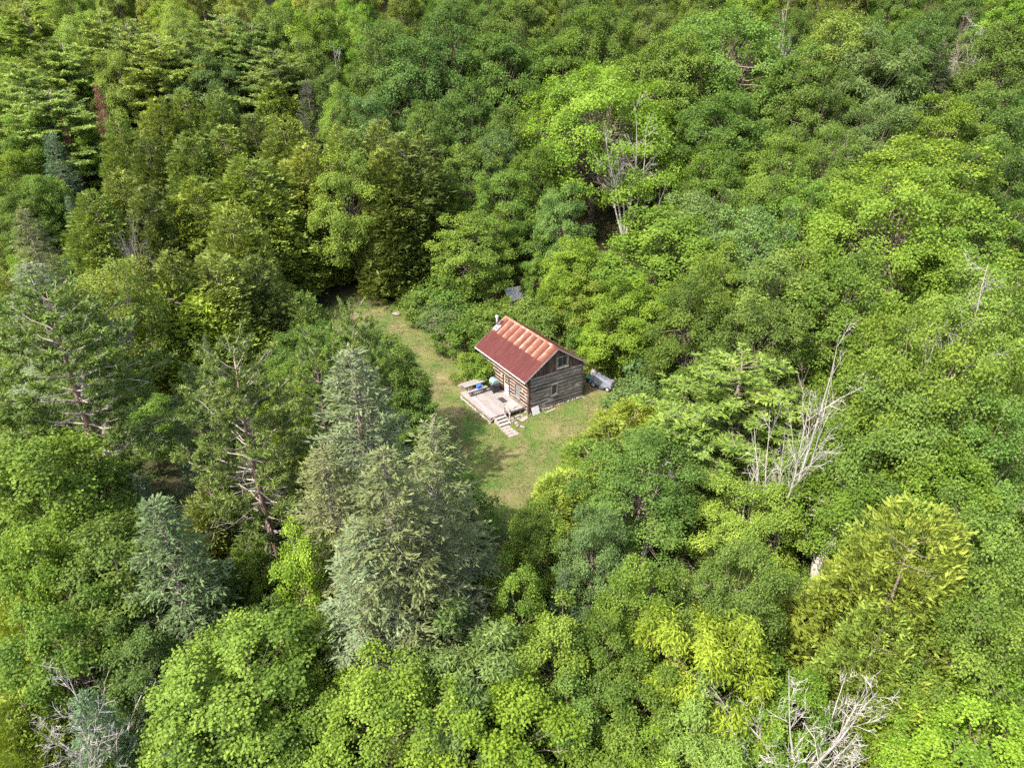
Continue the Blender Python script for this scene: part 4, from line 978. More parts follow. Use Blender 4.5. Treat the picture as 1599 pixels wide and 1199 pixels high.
def T(kind, px, py, h, wpx, tint, label, base=None, group=None, var=None, rot=None):
    """a tree whose top stands at photograph pixel (px, py); h metres tall, or its foot at pixel base"""
    jit = lambda c: tuple(max(0.002, q * k) for q, k in zip(c, (lambda s_: (s_ * random.uniform(.9, 1.08), s_, s_ * random.uniform(.85, 1.2)))(random.uniform(.82, 1.18))))
    if base:
        x, y, t = at(*base); d = math.hypot(x, y); dx, dy, dz = ray(px, py); h = CAMH + dz * (y / dy) - gz(x, y); t = y / dy
    else:
        x, y, t = at(px, py, h)
    wm = wpx * t / FPX * (1.0 if tint == 'rust' and False else WIDEN.get(kind, 1.05))
    if kind == 'maple_s' and wm > 4.6: kind = 'maple_m'
    nm, cat = NAME[kind]
    return plant(kind, x, y, h, wm, jit(TI[tint]), nm, label, cat, group, var, rot)

# ------------------------------------------------------------------ the trees, one by one
# spruces, pines and young trees in front of the cabin
T('spruce', 545, 538, 14.5, 185, 'spr', 'tall grey-green spruce with the highest top of the spruces before the cabin', var=0)
T('spruce', 675, 646, 13.5, 175, 'spr', 'grey-green spruce with a thin pale leader nearest the lawn', var=1)
T('spruce', 597, 696, 14, 200, 'spr', 'broad grey spruce in the very front of the spruce cluster', var=2)
T('spruce', 500, 690, 12, 150, 'spr', 'shorter grey spruce on the pine side of the spruce cluster', var=1)
T('spruce', 660, 780, 11, 165, 'spr', 'low grey-brown spruce at the lawn side foot of the spruce cluster', var=0)
T('spruce', 560, 810, 11.5, 165, 'spr', 'low grey-brown spruce at the front foot of the spruce cluster', var=1)
T('redpine', 85, 440, 15.5, 270, 'rp', 'large red pine with bare grey lower branches at the left edge', var=0)
T('redpine', 372, 515, 15, 215, 'rp', 'red pine with a long visible trunk beside the grey spruces', var=1)
T('redpine', 478, 508, 13, 120, 'rp', 'slim red pine between the long-trunked pine and the spruces', var=0)
T('redpine', 545, 466, 13.5, 105, 'rp', 'dark bushy pine standing behind the tallest spruce', var=1)
T('redpine', 300, 560, 10.5, 110, 'rp', 'smaller red pine between the two large red pines', var=1)
T('maple_m', 612, 528, 0, 108, 'mid', 'dark green maple between the spruces and the grassy path', base=(612, 702), var=0)
T('maple_s', 668, 600, 0, 80, 'mid', 'low dark maple at the edge of the lawn opposite the deck', base=(652, 712), var=1)
T('blue', 237, 775, 10.5, 190, 'blue', 'blue-green young spruce with drooping branches above the bare twigs', var=0)
T('blue', 212, 735, 7.5, 70, 'blue', 'small blue spruce top just behind the drooping blue-green spruce', var=1)
T('blue', 125, 1080, 7, 120, 'blue', 'small blue spruce in the bottom left corner before the dead tree', var=0)
T('blue', 272, 612, 8, 48, 'blue', 'narrow blue-green fir in the gap between the red pines', var=1)
T('blue', 318, 520, 7, 28, 'blue', 'thin blue spruce tip rising among cedars behind the pines', var=0)
T('cedar_s', 325, 745, 7.5, 110, 'cdark', 'dark low cedar in the gap below the long-trunked pine', var=0)
T('maple_s', 395, 850, 6, 90, 'mid', 'low green maple at the foot of the long-trunked pine', var=1)
T('cedar_s', 345, 880, 6, 110, 'cdark', 'dark low cedar between the drooping blue spruce and the lime maple', var=1)
T('maple_s', 420, 930, 6, 90, 'dark', 'dark low maple left of the slender lime maple', var=2)
T('maple_m', 60, 690, 10.5, 240, 'bright', 'bright maple below the large red pine at the left edge', var=1)
T('maple_m', 20, 635, 9, 120, 'mid', 'dark maple at the left edge behind the bright maple', var=2)
T('maple_s', 160, 840, 8.5, 180, 'mid', 'leafy maple between the left edge and the drooping blue spruce', var=0)
T('maple_s', 55, 830, 9, 150, 'bright', 'lush maple at the left edge below the bright maple', var=2)
T('maple_s', 90, 940, 7.5, 170, 'mid', 'maple just above the bare grey tree in the lower left', var=1)
T('maple_s', 195, 985, 6.5, 130, 'dark', 'dark low maple below the drooping blue spruce', var=0)
T('twiggy', 80, 1000, 9.2, 220, 'mid', 'bare grey tree with spreading twigs in the lower left corner', var=0)
T('cedar_s', 10, 935, 6.5, 90, 'gold', 'yellow-green cedar at the left edge above the bare grey tree')
T('cedar_s', 25, 1080, 5.5, 130, 'gold', 'yellowish cedar bush in the bottom left corner')
T('cedar_s', 165, 1160, 4.5, 90, 'olive', 'olive bush at the bottom edge beside the small blue spruce')
T('maple_s', 355, 985, 7.8, 260, 'bright', 'big rounded bright green maple in the lower left', var=0)
T('maple_s', 300, 1120, 6, 190, 'mid', 'green maple at the bottom edge below the big rounded maple', var=1)
T('maple_s', 450, 818, 8.6, 105, 'lime', 'slender lime-green maple against the grey spruces', var=2)
T('maple_s', 478, 965, 7, 125, 'bright', 'bright young maple between the rounded maple and the spruces', var=0)
T('twiggy', 385, 1165, 4.5, 60, 'mid', 'small bare twiggy sapling at the bottom edge', var=1)
T('maple_s', 470, 1110, 5.8, 150, 'mid', 'dark maple at the bottom edge beside the vivid lime maple', var=1)
T('maple_s', 600, 1052, 7.6, 215, 'lime', 'vivid lime-green maple at the bottom edge below the spruces', var=2)
T('maple_s', 770, 1098, 7, 210, 'lime', 'vivid yellow-green maple at the middle of the bottom edge', var=0)
T('ash', 715, 985, 7.8, 205, 'pale', 'pale ash with narrow drooping leaves below the spruces', var=0)
T('maple_s', 800, 885, 7, 100, 'bright', 'small bright maple right of the lowest spruce branches', var=1)
T('maple_s', 822, 802, 6.5, 110, 'mid', 'round green maple at the near end of the lawn', var=2)
T('maple_s', 765, 870, 5.5, 70, 'mid', 'low green maple between the spruces and the near end of the lawn', var=0)
T('maple_s', 875, 950, 7.6, 130, 'bright', 'fresh green maple in the middle of the lower woods', var=0)
T('maple_s', 930, 990, 7, 120, 'mid', 'green maple right of the pale drooping ash', var=1)
T('maple_s', 880, 1060, 6.3, 130, 'mid', 'dark green maple above the bottom edge beside the yellow-green maple', var=2)
T('blue', 882, 885, 6, 60, 'blue', 'small silvery spruce among maples below the lawn', var=1)
T('maple_s', 985, 890, 8, 120, 'mid', 'slim green maple below the dead branches of the broad tree', var=0)
T('ash', 1000, 925, 7.4, 95, 'bright', 'feathery bright ash beside a dark gap with vines', var=1)
T('maple_s', 1000, 1055, 6.6, 150, 'mid', 'rounded maple left of the yellow-leaved ash', var=1)
T('maple_s', 960, 1140, 5.4, 170, 'mid', 'dark maple at the bottom edge right of the yellow-green maple', var=2)
T('ash', 1010, 1165, 5.5, 130, 'lime', 'light green ash top at the bottom edge below the yellow-leaved ash', var=0)
# right of the lawn
T('cedar_s', 1003, 626, 0, 118, 'gold', 'yellow-green cedar bush highest in the row along the lawn', base=(985, 712))
T('cedar_s', 962, 660, 0, 108, 'gold', 'yellow-green cedar bush second from the top of the lawn row', base=(945, 742))
T('cedar_s', 926, 698, 0, 104, 'gold', 'yellow-green cedar bush in the middle of the lawn row', base=(914, 785))
T('cedar_s', 892, 736, 0, 98, 'gold', 'yellow-green cedar bush second from the near end of the lawn row', base=(882, 828))
T('cedar_s', 868, 772, 0, 85, 'gold', 'yellow-green cedar bush at the near end of the lawn row', base=(860, 858))
T('layer', 1005, 684, 8.4, 205, 'mid', 'broad spreading tree with dead limbs right of the near lawn', var=0)
T('layer', 930, 800, 8, 125, 'pale', 'lower green tree below the lawn row of yellow cedars', var=1)
o = T('pole', 1070, 690, 0, 130, 'mid', 'pale barkless trunk leaning through the broad spreading tree', base=(1106, 892), rot=0.0); o.rotation_euler = (0, -.36, 0)
T('twiggy', 1015, 835, 7.3, 90, 'mid', 'grey dead branches poking out of the broad spreading tree', var=1)
T('shrub', 1040, 525, 0, 120, 'pale', 'pale flowering shrub right of the mower on the forest edge', base=(1040, 610))
T('shrub', 1000, 590, 0, 90, 'pale', 'pale leafy shrub at the corner of the lawn beside the mower', base=(1000, 655))
T('whitepine', 1155, 555, 11, 185, 'wpy', 'pale yellow-green white pine right of the clearing', var=0)
T('whitepine', 1090, 650, 8.5, 120, 'wpy', 'lower yellow-green pine beside the pale white pine', var=1)
T('bare', 1295, 478, 16, 165, 'mid', 'tall bare many-stemmed dead tree right of the yellow-green pine', var=4)
T('brown', 1255, 560, 9, 80, 'mid', 'brown twiggy dead tree behind the tall bare tree', var=0)
T('bare', 1195, 655, 11, 190, 'mid', 'bleached snag with crooked limbs before the yellow-green pine', var=2, rot=1.0)
T('layer', 1180, 745, 8, 160, 'bright', 'light green tree between the barkless trunk and the bleached snag', var=1)
T('pole', 1304, 800, 0, 110, 'mid', 'thick pale trunk standing bare among the lower right trees', base=(1264, 985), rot=1.0)
T('open', 1305, 705, 0, 230, 'bright', 'light green tree with a pale leaning trunk below the tall bare tree', base=(1290, 930), var=0, rot=2.2)
T('layer', 1165, 850, 8.5, 165, 'mid', 'green tree above the yellow-leaved ash', var=0)
T('ash', 1115, 962, 8, 185, 'ygold', 'yellow-leaved ash in the lower right woods', var=0)
T('ash', 1095, 1095, 6.2, 150, 'yel', 'pale ash with long leaflets directly below the yellow-leaved ash', var=1)
T('gold', 1440, 800, 11, 235, 'gold', 'large golden cedar in the lower right', var=0)
T('gold', 1385, 955, 8, 150, 'yel', 'smaller golden cedar at the foot of the large golden one', var=0)
T('bare', 1330, 1022, 9.6, 330, 'mid', 'wide bare pale-twigged tree at the bottom right edge', var=3)
T('maple_s', 1240, 1055, 5.5, 130, 'bright', 'bright maple behind the wide bare tree', var=1)
T('maple_s', 1200, 1115, 5, 150, 'bright', 'green maple at the bottom edge left of the wide bare tree', var=2)
T('maple_s', 1455, 1105, 5, 150, 'lime', 'light green maple at the bottom edge right of the wide bare tree', var=0)
T('maple_s', 1560, 1085, 7, 190, 'lime', 'vivid lime maple in the bottom right corner', var=1)
T('maple_m', 1570, 920, 9.5, 170, 'mid', 'dark green maple at the right edge beside the golden cedar', var=0)
T('maple_m', 1560, 800, 10.5, 160, 'mid', 'rich green maple at the right edge above the golden cedar', var=2)
T('maple_x', 1470, 500, 14, 300, 'bright', 'huge spreading maple with leaning limbs at the right edge', var=0)
T('layer', 1400, 590, 12, 220, 'mid', 'layered green tree right of the tall bare tree', var=1)
T('layer', 1540, 610, 12, 200, 'mid', 'layered green tree at the right edge below the huge maple', var=0)
T('bare', 1585, 640, 11, 110, 'mid', 'bare pale dead tree cut by the right edge', var=1)
T('snag', 1420, 520, 13.5, 130, 'mid', 'pale leaning dead limb across the huge right-edge maple', var=0, rot=4.0)
T('maple_m', 1480, 720, 10, 180, 'bright', 'bright maple above the large golden cedar', var=1)
T('maple_m', 1380, 740, 9, 130, 'mid', 'green maple between the leaning trunk and the golden cedar', var=0)
T('layer', 1540, 400, 14, 190, 'yel', 'pale green tree at the right edge with white dead branches', var=1)
T('bare', 1560, 390, 15, 120, 'mid', 'thin white dead branches in the pale tree at the right edge', var=1)
T('maple_m', 1250, 400, 12, 180, 'yel', 'pale green linden on the slope above the tall bare tree', var=0)
T('maple_m', 1180, 325, 13, 130, 'pale', 'blue-green poplar between the pale linden and the bright maple', var=2)
T('maple_x', 1430, 265, 15, 290, 'lime', 'very large bright yellow-green maple on the right slope', var=1)
T('maple_m', 1440, 215, 14.5, 190, 'lime', 'yellow-green maple top directly behind the very large bright maple', var=2)
T('maple_m', 1330, 400, 12.5, 150, 'mid', 'rich green maple left below the very large bright maple', var=1)
T('maple_m', 1100, 430, 11, 120, 'mid', 'blue-green maple on the slope right of the cabin woods', var=0)
T('maple_m', 1190, 470, 10.5, 130, 'mid', 'green maple behind the pale yellow-green white pine', var=2)
# behind the cabin
T('maple_m', 1030, 335, 12, 190, 'bright', 'bright maple with dense crown on the slope behind the cabin', var=1)
T('maple_s', 1000, 440, 8.5, 130, 'lime', 'fresh lime maple just behind the mower', var=0)
T('maple_s', 940, 500, 0, 60, 'lime', 'small bright sapling between the cabin and the mower', base=(935, 580), var=1)
T('cedar_s', 968, 478, 0, 75, 'olive', 'olive cedar just behind the mower and sack', base=(965, 585))
T('maple_s', 905, 375, 9, 105, 'lime', 'yellow-green maple behind the right end of the cabin roof', var=2)
T('maple_s', 925, 415, 7, 100, 'yel', 'vine-covered yellowish bush behind the cabin roof ridge', var=0)
T('maple_m', 850, 345, 7.5, 100, 'mid', 'light green maple behind the shed', var=0)
T('maple_m', 738, 335, 0, 118, 'mid', 'dense blue-green maple behind the cabin stovepipe', base=(738, 486), var=2)
T('maple_s', 806, 325, 7, 60, 'mid', 'slim green maple between the dense maple and the shed', var=1)
T('maple_s', 886, 430, 6, 72, 'mid', 'low maple between the shed and the cabin ridge', var=2)
T('brown', 770, 420, 0, 60, 'mid', 'brown bare brush below the dense maple behind the stovepipe', base=(770, 490))
T('brown', 880, 455, 0, 70, 'mid', 'brown twiggy thicket behind the cabin ridge', base=(880, 525))
for i, (p, b, wd, ti, lab) in enumerate([((735, 552), (735, 600), 48, 'bright', 'bright shrub pressed against the far corner of the cabin'), ((718, 505), (716, 552), 66, 'mid', 'green shrub beside the grassy path left of the roof'),
        ((692, 478), (692, 522), 68, 'pale', 'pale shrub where the path bends behind the cabin'), ((755, 480), (760, 535), 80, 'mid', 'green shrub right beside the stovepipe'), ((665, 455), (660, 500), 70, 'mid', 'low shrub at the foot of the big dark cedar'),
        ((705, 445), (710, 500), 90, 'mid', 'leafy shrub below the dense maple'), ((814, 468), (814, 518), 66, 'yel', 'light green shrub in front of the shed'), ((774, 474), (778, 515), 50, 'bright', 'small bright shrub left of the shed'),
        ((852, 476), (855, 530), 70, 'mid', 'shrub behind the cabin ridge right of the shed'), ((915, 510), (915, 565), 60, 'mid', 'green shrub at the back corner of the cabin'), ((560, 520), (565, 560), 80, 'pale', 'pale-edged shrub at the near side of the back clearing'),
        ((1020, 620), (1030, 690), 90, 'mid', 'green shrub behind the highest yellow cedar bush'), ((755, 560), (752, 602), 50, 'bright', 'small shrub at the far end of the deck')]):
    T('shrub', *p, 0, wd, ti, lab, base=b, var=i)
T('brown', 700, 490, 0, 70, 'mid', 'tangle of grey-brown dead twigs left of the stovepipe', base=(700, 540))
# clearing edge and cedar stand
T('cedar', 655, 212, 0, 150, 'cdark', 'big dark olive cedar at the back of the clearing', base=(650, 450), var=0)
T('maple_m', 562, 240, 0, 115, 'bright', 'tall bright maple beside the big dark cedar', base=(568, 455), var=0)
T('cedar', 610, 235, 0, 90, 'cdark', 'dark cedar squeezed between bright maple and big cedar', base=(612, 454), var=1)
T('maple_s', 492, 388, 0, 62, 'lime', 'small lime-green maple at the far corner of the back clearing', base=(492, 456), var=2)
T('cedar', 425, 242, 0, 150, 'olive', 'largest olive cedar left of the back clearing', base=(424, 451), var=2)
T('cedar', 480, 225, 14, 110, 'olive', 'olive cedar behind the largest one towards the bright maple', var=1)
T('cedar', 355, 320, 12, 100, 'olive', 'olive cedar left of the largest cedar', var=0)
T('cedar', 302, 275, 12.5, 95, 'olive', 'slender olive cedar with a faint bare trunk line', var=1)
T('cedar', 345, 195, 13, 120, 'olive', 'broad olive cedar high in the cedar stand', var=2)
T('cedar', 298, 208, 13, 85, 'olive', 'narrow olive cedar left of the broad high cedar', var=0)
T('cedar', 395, 400, 9.5, 85, 'cdark', 'dark cedar at the left end of the back clearing', var=1)
T('cedar', 330, 395, 10, 135, 'olive', 'wide yellowish cedar between the red pines and cedar stand', var=2)
T('cedar', 265, 395, 10.5, 85, 'olive', 'upright cedar above the golden round cedar', var=0)
T('cedar_s', 268, 450, 8.5, 150, 'gold', 'round golden-olive cedar above the smaller red pine', var=0)
T('cedar_s', 345, 455, 7.5, 110, 'olive', 'round olive cedar above the long-trunked pine', var=1)
T('cedar', 210, 400, 10.5, 95, 'olive', 'olive cedar right of the light green birch', var=1)
T('birch', 142, 400, 12, 130, 'yel', 'light green birch rising behind the large red pine', var=0)
T('twiggy', 205, 318, 12.5, 95, 'mid', 'grey-brown dead conifer amid the cedars', var=1)
T('cedar', 140, 298, 12, 105, 'olive', 'greyish cedar left of the grey-brown dead conifer', var=2)
T('cedar', 185, 270, 12.5, 90, 'olive', 'olive cedar behind the grey-brown dead conifer', var=0)
T('cedar', 225, 290, 12, 90, 'cdark', 'dark olive cedar right of the dead conifer', var=1)
T('cedar', 180, 178, 13.5, 75, 'olive', 'cedar immediately right of the rust-red dead spruce', var=2)
T('cedar', 225, 205, 13, 80, 'cdark', 'dark cedar between the rust-red spruce and the cedar stand', var=0)
T('cedar', 245, 152, 13.5, 70, 'olive', 'pointed olive cedar high left in the cedar stand', var=1)
T('cedar', 285, 142, 13.5, 80, 'olive', 'rounded olive cedar on the upper edge of the stand', var=2)
T('cedar', 340, 140, 13.5, 70, 'olive', 'light olive cedar on the upper edge of the stand', var=0)
T('cedar', 425, 128, 13, 75, 'olive', 'rounded cedar left of the dark spruce', var=1)
T('cedar', 440, 182, 13, 95, 'olive', 'cedar below the dark spruce', var=0)
T('cedar', 392, 178, 13, 75, 'cdark', 'shaded cedar in the middle of the upper stand', var=2)
T('cedar', 535, 195, 14, 110, 'olive', 'olive cedar above the tall bright maple', var=2)
T('cedar', 590, 190, 14, 75, 'olive', 'olive cedar top behind the big dark cedar', var=0)
T('spruce', 478, 122, 14, 55, 'sdark', 'dark grey spruce above the cedars', var=1)
T('spruce', 148, 128, 15.6, 30, 'rust', 'rust-red dead spruce standing out in the upper left', var=0)
T('spruce', 96, 180, 12.6, 22, 'rust', 'small rust-red dead treetop left of the taller rusty spruce', var=2)
T('blue', 76, 205, 13, 70, 'blue', 'dark blue-green spruce in the upper left', var=1)
T('blue', 104, 305, 9, 34, 'blue', 'narrow silver-blue spruce below the dark blue-green one', var=0)
T('spruce', 32, 322, 13, 80, 'spr', 'grey-green spruce at the left edge', var=2)
T('spruce', 40, 405, 12.5, 130, 'spr', 'bushy grey spruce at the left edge behind the large red pine', var=0)
T('maple_m', 125, 185, 11.5, 75, 'bright', 'bright round maple under the rust-red dead treetops', var=1)
T('maple_m', 45, 212, 11.5, 85, 'bright', 'bright maple left of the dark blue-green spruce', var=0)
T('maple_m', 12, 235, 11, 80, 'bright', 'bright maple at the left edge under the pines', var=2)
T('maple_m', 65, 275, 10.5, 80, 'mid', 'green maple above the grey-green left-edge spruce', var=1)
T('maple_m', 20, 290, 10, 90, 'mid', 'maple cut by the left edge above the grey spruce', var=0)
# upper left: white pines on the far slope
for i, (px, py, h, wd, ti, lab) in enumerate([
        (30, 2, 17, 95, 'wpy', 'yellow-green white pine in the top left corner'), (80, 135, 15, 110, 'wpd', 'large dark-fanned white pine left of the rusty spruce'), (25, 95, 16, 80, 'wp', 'white pine at the left edge below the corner pine'),
        (95, 62, 16, 75, 'wp', 'pale white pine below the corner pine'), (240, 52, 16.5, 95, 'wp', 'tall pale white pine above the cedar stand'), (290, 52, 16, 75, 'wpd', 'bluish white pine right of the tall pale one'),
        (430, 74, 16, 95, 'wpd', 'white pine with flat branch layers left of the pale dead birch'), (150, 12, 17, 75, 'wpy', 'sunlit white pine on the top edge in the left quarter'), (195, 30, 16.5, 65, 'wp', 'white pine beneath the sunlit top-edge pine'),
        (60, 60, 16, 60, 'wpy', 'small yellow-green white pine beneath the corner pine'), (340, 22, 16.5, 75, 'wp', 'pale white pine near the top edge left of centre'), (395, 30, 16.5, 70, 'wpd', 'white pine before the dark top-edge maples')]):
    T('whitepine', px, py, h, wd, ti, lab, var=i, group='white pines on the far left slope')
T('maple_m', 452, 4, 16.5, 85, 'bright', 'bright maple at the top edge above the flat-layered white pine', var=0)
T('maple_m', 415, 12, 16.5, 75, 'mid', 'green maple at the top edge left of the bright one', var=1)
T('maple_m', 505, 15, 16, 80, 'bright', 'sunlit maple at the top edge above the pale dead birch', var=2)
T('layer', 270, 8, 16.5, 80, 'yel', 'pale yellowish tree at the top edge above the tall pale pine', var=0)
T('layer', 110, 20, 16, 80, 'yel', 'light yellowish tree near the top left corner', var=1)
T('maple_m', 55, 175, 13, 80, 'bright', 'light green maple behind the bright one by the blue-green spruce', var=2)
T('layer', 175, 75, 15, 80, 'yel', 'pale yellow-green tree just behind the rusty spruce', var=1)
T('layer', 320, 88, 14, 100, 'pale', 'pale bluish broad tree above the cedar stand', var=0)
T('maple_m', 350, 58, 14, 65, 'dark', 'dark round maple among the white pines', var=1)
T('maple_m', 165, 98, 13, 60, 'mid', 'green maple behind the rust-red dead spruce', var=2)
T('cedar_s', 205, 60, 13, 45, 'olive', 'round olive cedar among the white pines', var=0)
T('spruce', 190, 55, 14, 18, 'rust', 'pinkish-brown dead treetop among the white pines', var=1)
T('bare', 518, 62, 14, 45, 'mid', 'pale dead birch in the upper left of centre', var=1)
T('maple_m', 505, 108, 14, 75, 'dark', 'dark maple right of the dark grey spruce', var=0)
T('maple_m', 475, 55, 15, 70, 'mid', 'green maple left of the pale dead birch', var=2)
# maples of the upper centre; dark tint paints in the cloud shade over them
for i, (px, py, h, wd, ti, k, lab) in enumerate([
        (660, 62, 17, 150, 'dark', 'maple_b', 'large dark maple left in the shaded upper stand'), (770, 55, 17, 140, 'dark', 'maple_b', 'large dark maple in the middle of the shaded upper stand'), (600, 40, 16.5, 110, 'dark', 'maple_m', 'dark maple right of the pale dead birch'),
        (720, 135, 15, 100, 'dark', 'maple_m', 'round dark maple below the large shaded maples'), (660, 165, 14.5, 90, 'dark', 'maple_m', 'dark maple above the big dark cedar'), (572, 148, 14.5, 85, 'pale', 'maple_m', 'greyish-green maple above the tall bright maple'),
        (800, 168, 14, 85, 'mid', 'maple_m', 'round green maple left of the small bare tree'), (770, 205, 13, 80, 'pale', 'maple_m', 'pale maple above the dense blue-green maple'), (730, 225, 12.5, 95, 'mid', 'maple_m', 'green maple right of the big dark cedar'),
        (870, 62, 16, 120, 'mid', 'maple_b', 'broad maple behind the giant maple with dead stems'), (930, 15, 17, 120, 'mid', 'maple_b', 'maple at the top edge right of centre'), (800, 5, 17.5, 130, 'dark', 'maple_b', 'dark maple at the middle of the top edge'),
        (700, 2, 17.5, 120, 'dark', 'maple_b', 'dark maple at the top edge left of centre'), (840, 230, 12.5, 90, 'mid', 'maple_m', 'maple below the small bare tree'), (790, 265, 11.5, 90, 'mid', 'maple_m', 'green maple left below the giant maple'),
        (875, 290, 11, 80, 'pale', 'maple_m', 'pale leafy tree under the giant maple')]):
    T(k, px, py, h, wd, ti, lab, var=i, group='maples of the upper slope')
T('maple_x', 935, 105, 17.5, 260, 'bright', 'giant light green maple with bare stems on the upper slope', var=2)
T('bare', 1000, 140, 0, 130, 'mid', 'tall bare forked dead tree at the right of the giant maple', base=(972, 420), var=4, rot=.8)
T('bare', 1035, 260, 11.5, 80, 'mid', 'small pale dead tree right of the tall forked one', var=2)
T('brown', 845, 158, 13, 42, 'mid', 'small brown bare tree left of the giant maple', var=0)
for i, (px, py, h, wd, ti, k, lab) in enumerate([
        (1150, 15, 17, 230, 'mid', 'maple_x', 'massive maple at the top edge right of the giant maple'), (1060, 55, 16, 140, 'mid', 'maple_b', 'maple between the giant maple and the massive top-edge maple'), (1130, 150, 14.5, 150, 'dark', 'maple_b', 'dark layered maple below the massive top-edge maple'),
        (1250, 70, 15.5, 120, 'mid', 'maple_m', 'maple right of the massive top-edge maple'), (1310, 20, 16.5, 120, 'yel', 'maple_m', 'yellowish maple at the top edge right of the white birch'), (1375, 45, 16, 130, 'pale', 'ash', 'pale feathery ash near the top right'),
        (1290, 110, 14.5, 100, 'mid', 'maple_m', 'maple below the yellowish top-edge maple'), (1590, 40, 16.5, 120, 'mid', 'maple_m', 'maple in the top right corner'), (1545, 140, 15, 140, 'mid', 'layer', 'layered tree below the top right corner'),
        (1575, 220, 14, 130, 'dark', 'layer', 'darker layered tree at the right edge'), (1480, 150, 14.5, 130, 'bright', 'layer', 'bright layered tree above the very large bright maple'), (1390, 155, 14, 130, 'pale', 'layer', 'pale tree with a white fallen branch'),
        (1220, 210, 13.5, 130, 'mid', 'layer', 'layered tree on the middle right slope'), (1110, 230, 13, 110, 'mid', 'maple_m', 'maple right of the bare forked dead tree'), (1300, 195, 13.5, 110, 'mid', 'layer', 'green layered tree with thin bare branches'),
        (1260, 280, 12.5, 120, 'bright', 'maple_m', 'bright maple left of the very large bright maple'), (1330, 270, 12.5, 110, 'mid', 'maple_m', 'green maple touching the very large bright maple'), (1090, 300, 12, 110, 'pale', 'maple_m', 'greyish maple right of the small pale dead tree'),
        (1190, 265, 13, 90, 'mid', 'birch', 'birch above the blue-green poplar'), (1440, 25, 16.5, 90, 'dark', 'maple_m', 'dark maple near the top right'), (1530, 320, 13, 150, 'bright', 'maple_m', 'maple right of the very large bright maple'),
        (1120, 380, 11.5, 110, 'bright', 'maple_m', 'bright maple between dense slope maple and blue-green poplar')]):
    T(k, px, py, h, wd, ti, lab, var=i, group='broadleaf trees of the right slope')
T('spruce', 1475, 62, 15, 75, 'sdark', 'dark brownish spruce in the upper right', var=0)
T('bare', 1235, 0, 17, 40, 'mid', 'white bare birch at the top edge', var=1)
T('bare', 1545, 25, 16, 70, 'mid', 'white bare branching tree near the top right corner', var=1)
T('brown', 1515, 5, 16.5, 60, 'mid', 'brown bare tree at the top edge near the right corner', var=0)
T('bare', 1360, 140, 14, 90, 'mid', 'white crooked dead limbs on the right slope', var=2)
T('twiggy', 1320, 205, 13, 60, 'mid', 'grey twigs above a layered tree on the right slope', var=0)

# ------------------------------------------------------------------ filling the wood between them
MARKS = [(545, 640, 'tallest grey spruce'), (85, 500, 'large left red pine'), (372, 600, 'long-trunked red pine'), (237, 850, 'drooping blue spruce'), (355, 1060, 'big rounded maple'), (600, 1120, 'vivid lime maple'),
         (715, 1040, 'pale drooping ash'), (822, 830, 'round maple closing the lawn'), (985, 760, 'broad tree with dead limbs'), (1155, 620, 'pale yellow-green pine'), (1295, 600, 'tall bare tree'), (1195, 720, 'bleached snag'),
         (1115, 1020, 'yellow-leaved ash'), (1440, 900, 'large golden cedar'), (1330, 1120, 'wide bare tree'), (1560, 1130, 'lime corner maple'), (1470, 570, 'huge right-edge maple'), (1430, 360, 'very large bright maple'),
         (1250, 450, 'pale linden'), (1030, 420, 'dense bright slope maple'), (806, 456, 'half-hidden shed'), (748, 400, 'dense maple by the stovepipe'), (655, 340, 'big dark cedar'), (562, 340, 'tall bright maple'), (425, 340, 'largest olive cedar'),
         (268, 480, 'round golden-olive cedar'), (142, 430, 'light green birch'), (205, 370, 'grey-brown dead conifer'), (148, 170, 'rust-red dead spruce'), (76, 260, 'dark blue-green spruce'), (478, 160, 'dark grey spruce'), (518, 90, 'pale dead birch'),
         (240, 80, 'tall pale white pine'), (30, 40, 'corner white pine'), (660, 110, 'large dark left maple'), (770, 100, 'large dark middle maple'), (935, 200, 'giant light maple'), (1150, 80, 'massive top-edge maple'), (1235, 20, 'white bare birch'),
         (1475, 100, 'dark brownish spruce'), (1375, 80, 'pale feathery ash'), (1570, 60, 'top right corner maple'), (80, 1060, 'bare grey corner tree'), (60, 770, 'bright left-edge maple'), (995, 230, 'forked dead tree')]
USED = {}
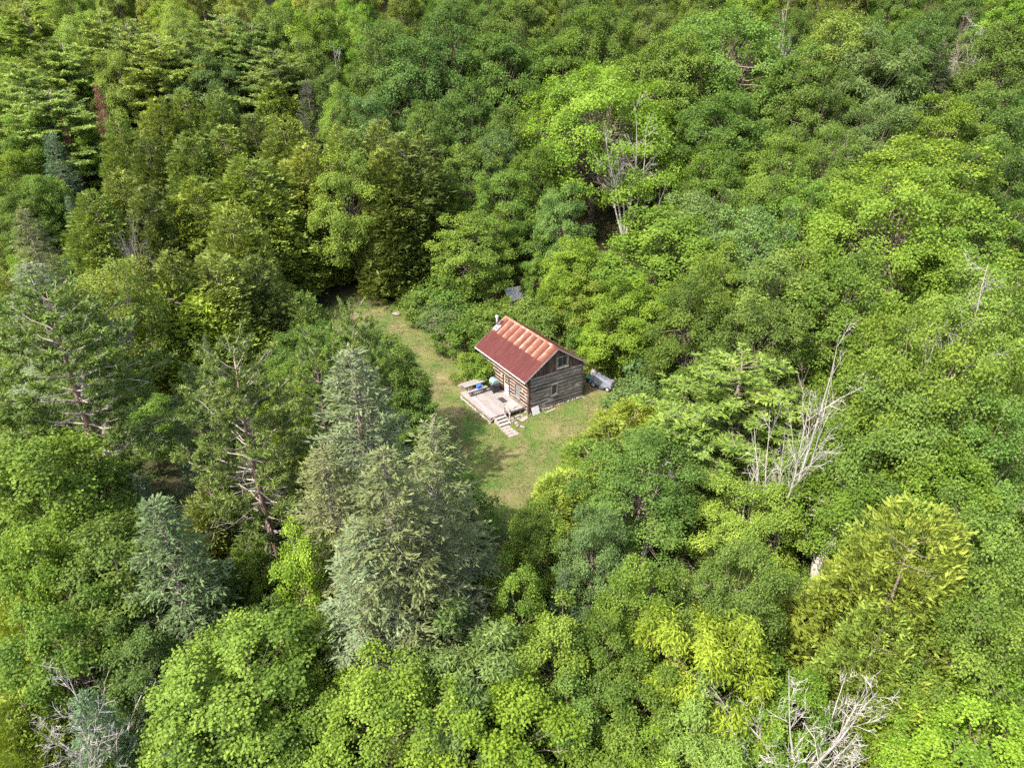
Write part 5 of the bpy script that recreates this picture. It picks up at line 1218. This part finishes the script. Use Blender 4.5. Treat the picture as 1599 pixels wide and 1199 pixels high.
def scatter():
    r = random.Random(3); total = 0
    cx = [(t[0], t[1], t[2], t[3]) for t in TREES]
    c, s = math.cos(TH), math.sin(TH)
    for far, cap in ((True, 165), (False, 75)):
        n = 0
        for _ in range(9000):
            y = r.uniform(76, 165) if far else r.uniform(8, 78); x = r.uniform(-1, 1) * (0.8 * y + 10)
            if not far:
                if inside(CLEAR, np.array([x]), np.array([y]))[0] or poly_dist(CLEAR, np.array([x]), np.array([y]))[0] < 1.8: continue
                lx = (x - CAB.x) * math.cos(YAW) + (y - CAB.y) * math.sin(YAW); ly = -(x - CAB.x) * math.sin(YAW) + (y - CAB.y) * math.cos(YAW)
                if -4 < lx < 10 and -4 < ly < 15: continue
            rad = r.uniform(2.6, 4.0) if far else r.uniform(1.5, 2.4)
            if any((x - a) ** 2 + (y - b) ** 2 < (.72 * (rad + q)) ** 2 for a, b, q, h in cx): continue
            if far:
                left = x < -12 - (y - 70) * .15
                k, ti = r.choice([('whitepine', 'wpy'), ('maple_m', 'bright'), ('layer', 'yel'), ('maple_m', 'yel')]) if left and y > 85 else r.choice([('cedar', 'olive'), ('maple_m', 'mid'), ('whitepine', 'wpd')]) if left else r.choice([('maple_m', 'mid'), ('maple_m', 'dark'), ('layer', 'mid'), ('maple_m', 'bright'), ('maple_b', 'dark')])
                h = r.uniform(11.5, 14.5)
            else:
                k, ti = r.choice([('maple_s', 'mid'), ('maple_s', 'dark'), ('maple_s', 'bright'), ('birch', 'mid'), ('cedar_s', 'olive')]); h = r.uniform(4, 6.2)
            zc = y * c - (gz(x, y) + h - CAMH) * s; up = y * s + (gz(x, y) + h - CAMH) * c
            u, v = 799.5 + FPX * x / zc, 599.5 - FPX * up / zc
            if not (-60 < u < 1660 and -230 < v < 1240): continue
            nm, cat = NAME[k]
            what = {'whitepine': 'pale white pine', 'cedar': 'olive cedar', 'cedar_s': 'low olive cedar', 'birch': 'small airy birch', 'layer': 'loosely layered tree', 'maple_b': 'wide dark maple', 'maple_m': {'mid': 'plain green maple', 'dark': 'plain dark maple', 'bright': 'plain bright maple', 'yel': 'plain yellowish maple'}.get(ti, 'maple'), 'maple_s': {'mid': 'low green maple', 'dark': 'low dark maple', 'bright': 'low bright maple'}.get(ti, 'maple')}[k]
            mk = sorted(MARKS, key=lambda q: (q[0] - u) ** 2 + (q[1] - v) ** 2)
            for a, b, who in mk:
                du, dv = u - a, v - b
                rel = ('above' if dv < 0 else 'below') if abs(dv) > 1.6 * abs(du) else ('right of' if du > 0 else 'left of') if abs(du) > 1.6 * abs(dv) else ('upper ' if dv < 0 else 'lower ') + ('right of' if du > 0 else 'left of')
                lab = '%s %s the %s' % (what, rel, who)
                if lab not in USED: break
            USED[lab] = 1
            plant(k, x, y, h, rad * 2, tuple(q * r.uniform(.88, 1.14) for q in TI[ti]), nm, lab, cat, 'trees filling the far slope' if far else 'low trees filling gaps in the near wood')
            cx.append((x, y, rad, h)); n += 1
            if n >= cap: break
        total += n
    return total
NFILL = scatter()

# low leafy undergrowth over the forest floor
def undergrowth():
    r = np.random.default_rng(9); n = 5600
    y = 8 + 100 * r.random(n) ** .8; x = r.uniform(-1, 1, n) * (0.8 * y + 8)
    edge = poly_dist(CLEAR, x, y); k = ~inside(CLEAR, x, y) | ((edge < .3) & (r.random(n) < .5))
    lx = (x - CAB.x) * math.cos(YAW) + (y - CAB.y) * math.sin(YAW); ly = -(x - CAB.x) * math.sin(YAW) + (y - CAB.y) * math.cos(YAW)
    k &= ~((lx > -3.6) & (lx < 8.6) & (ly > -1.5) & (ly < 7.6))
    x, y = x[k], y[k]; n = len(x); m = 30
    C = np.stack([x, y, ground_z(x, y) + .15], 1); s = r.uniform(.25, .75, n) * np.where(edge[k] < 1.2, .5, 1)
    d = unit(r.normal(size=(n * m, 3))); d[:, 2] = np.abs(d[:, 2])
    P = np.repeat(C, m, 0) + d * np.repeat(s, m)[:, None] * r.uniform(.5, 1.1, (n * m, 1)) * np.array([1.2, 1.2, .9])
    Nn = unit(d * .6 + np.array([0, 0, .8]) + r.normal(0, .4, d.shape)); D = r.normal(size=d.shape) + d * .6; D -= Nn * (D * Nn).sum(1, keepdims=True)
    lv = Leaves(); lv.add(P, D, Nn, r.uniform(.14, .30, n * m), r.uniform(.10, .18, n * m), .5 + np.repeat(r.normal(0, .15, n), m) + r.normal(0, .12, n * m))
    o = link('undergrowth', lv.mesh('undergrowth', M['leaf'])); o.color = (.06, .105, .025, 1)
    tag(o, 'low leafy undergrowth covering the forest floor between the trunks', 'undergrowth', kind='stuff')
undergrowth()
print('TREES', len(TREES), 'fill', NFILL)
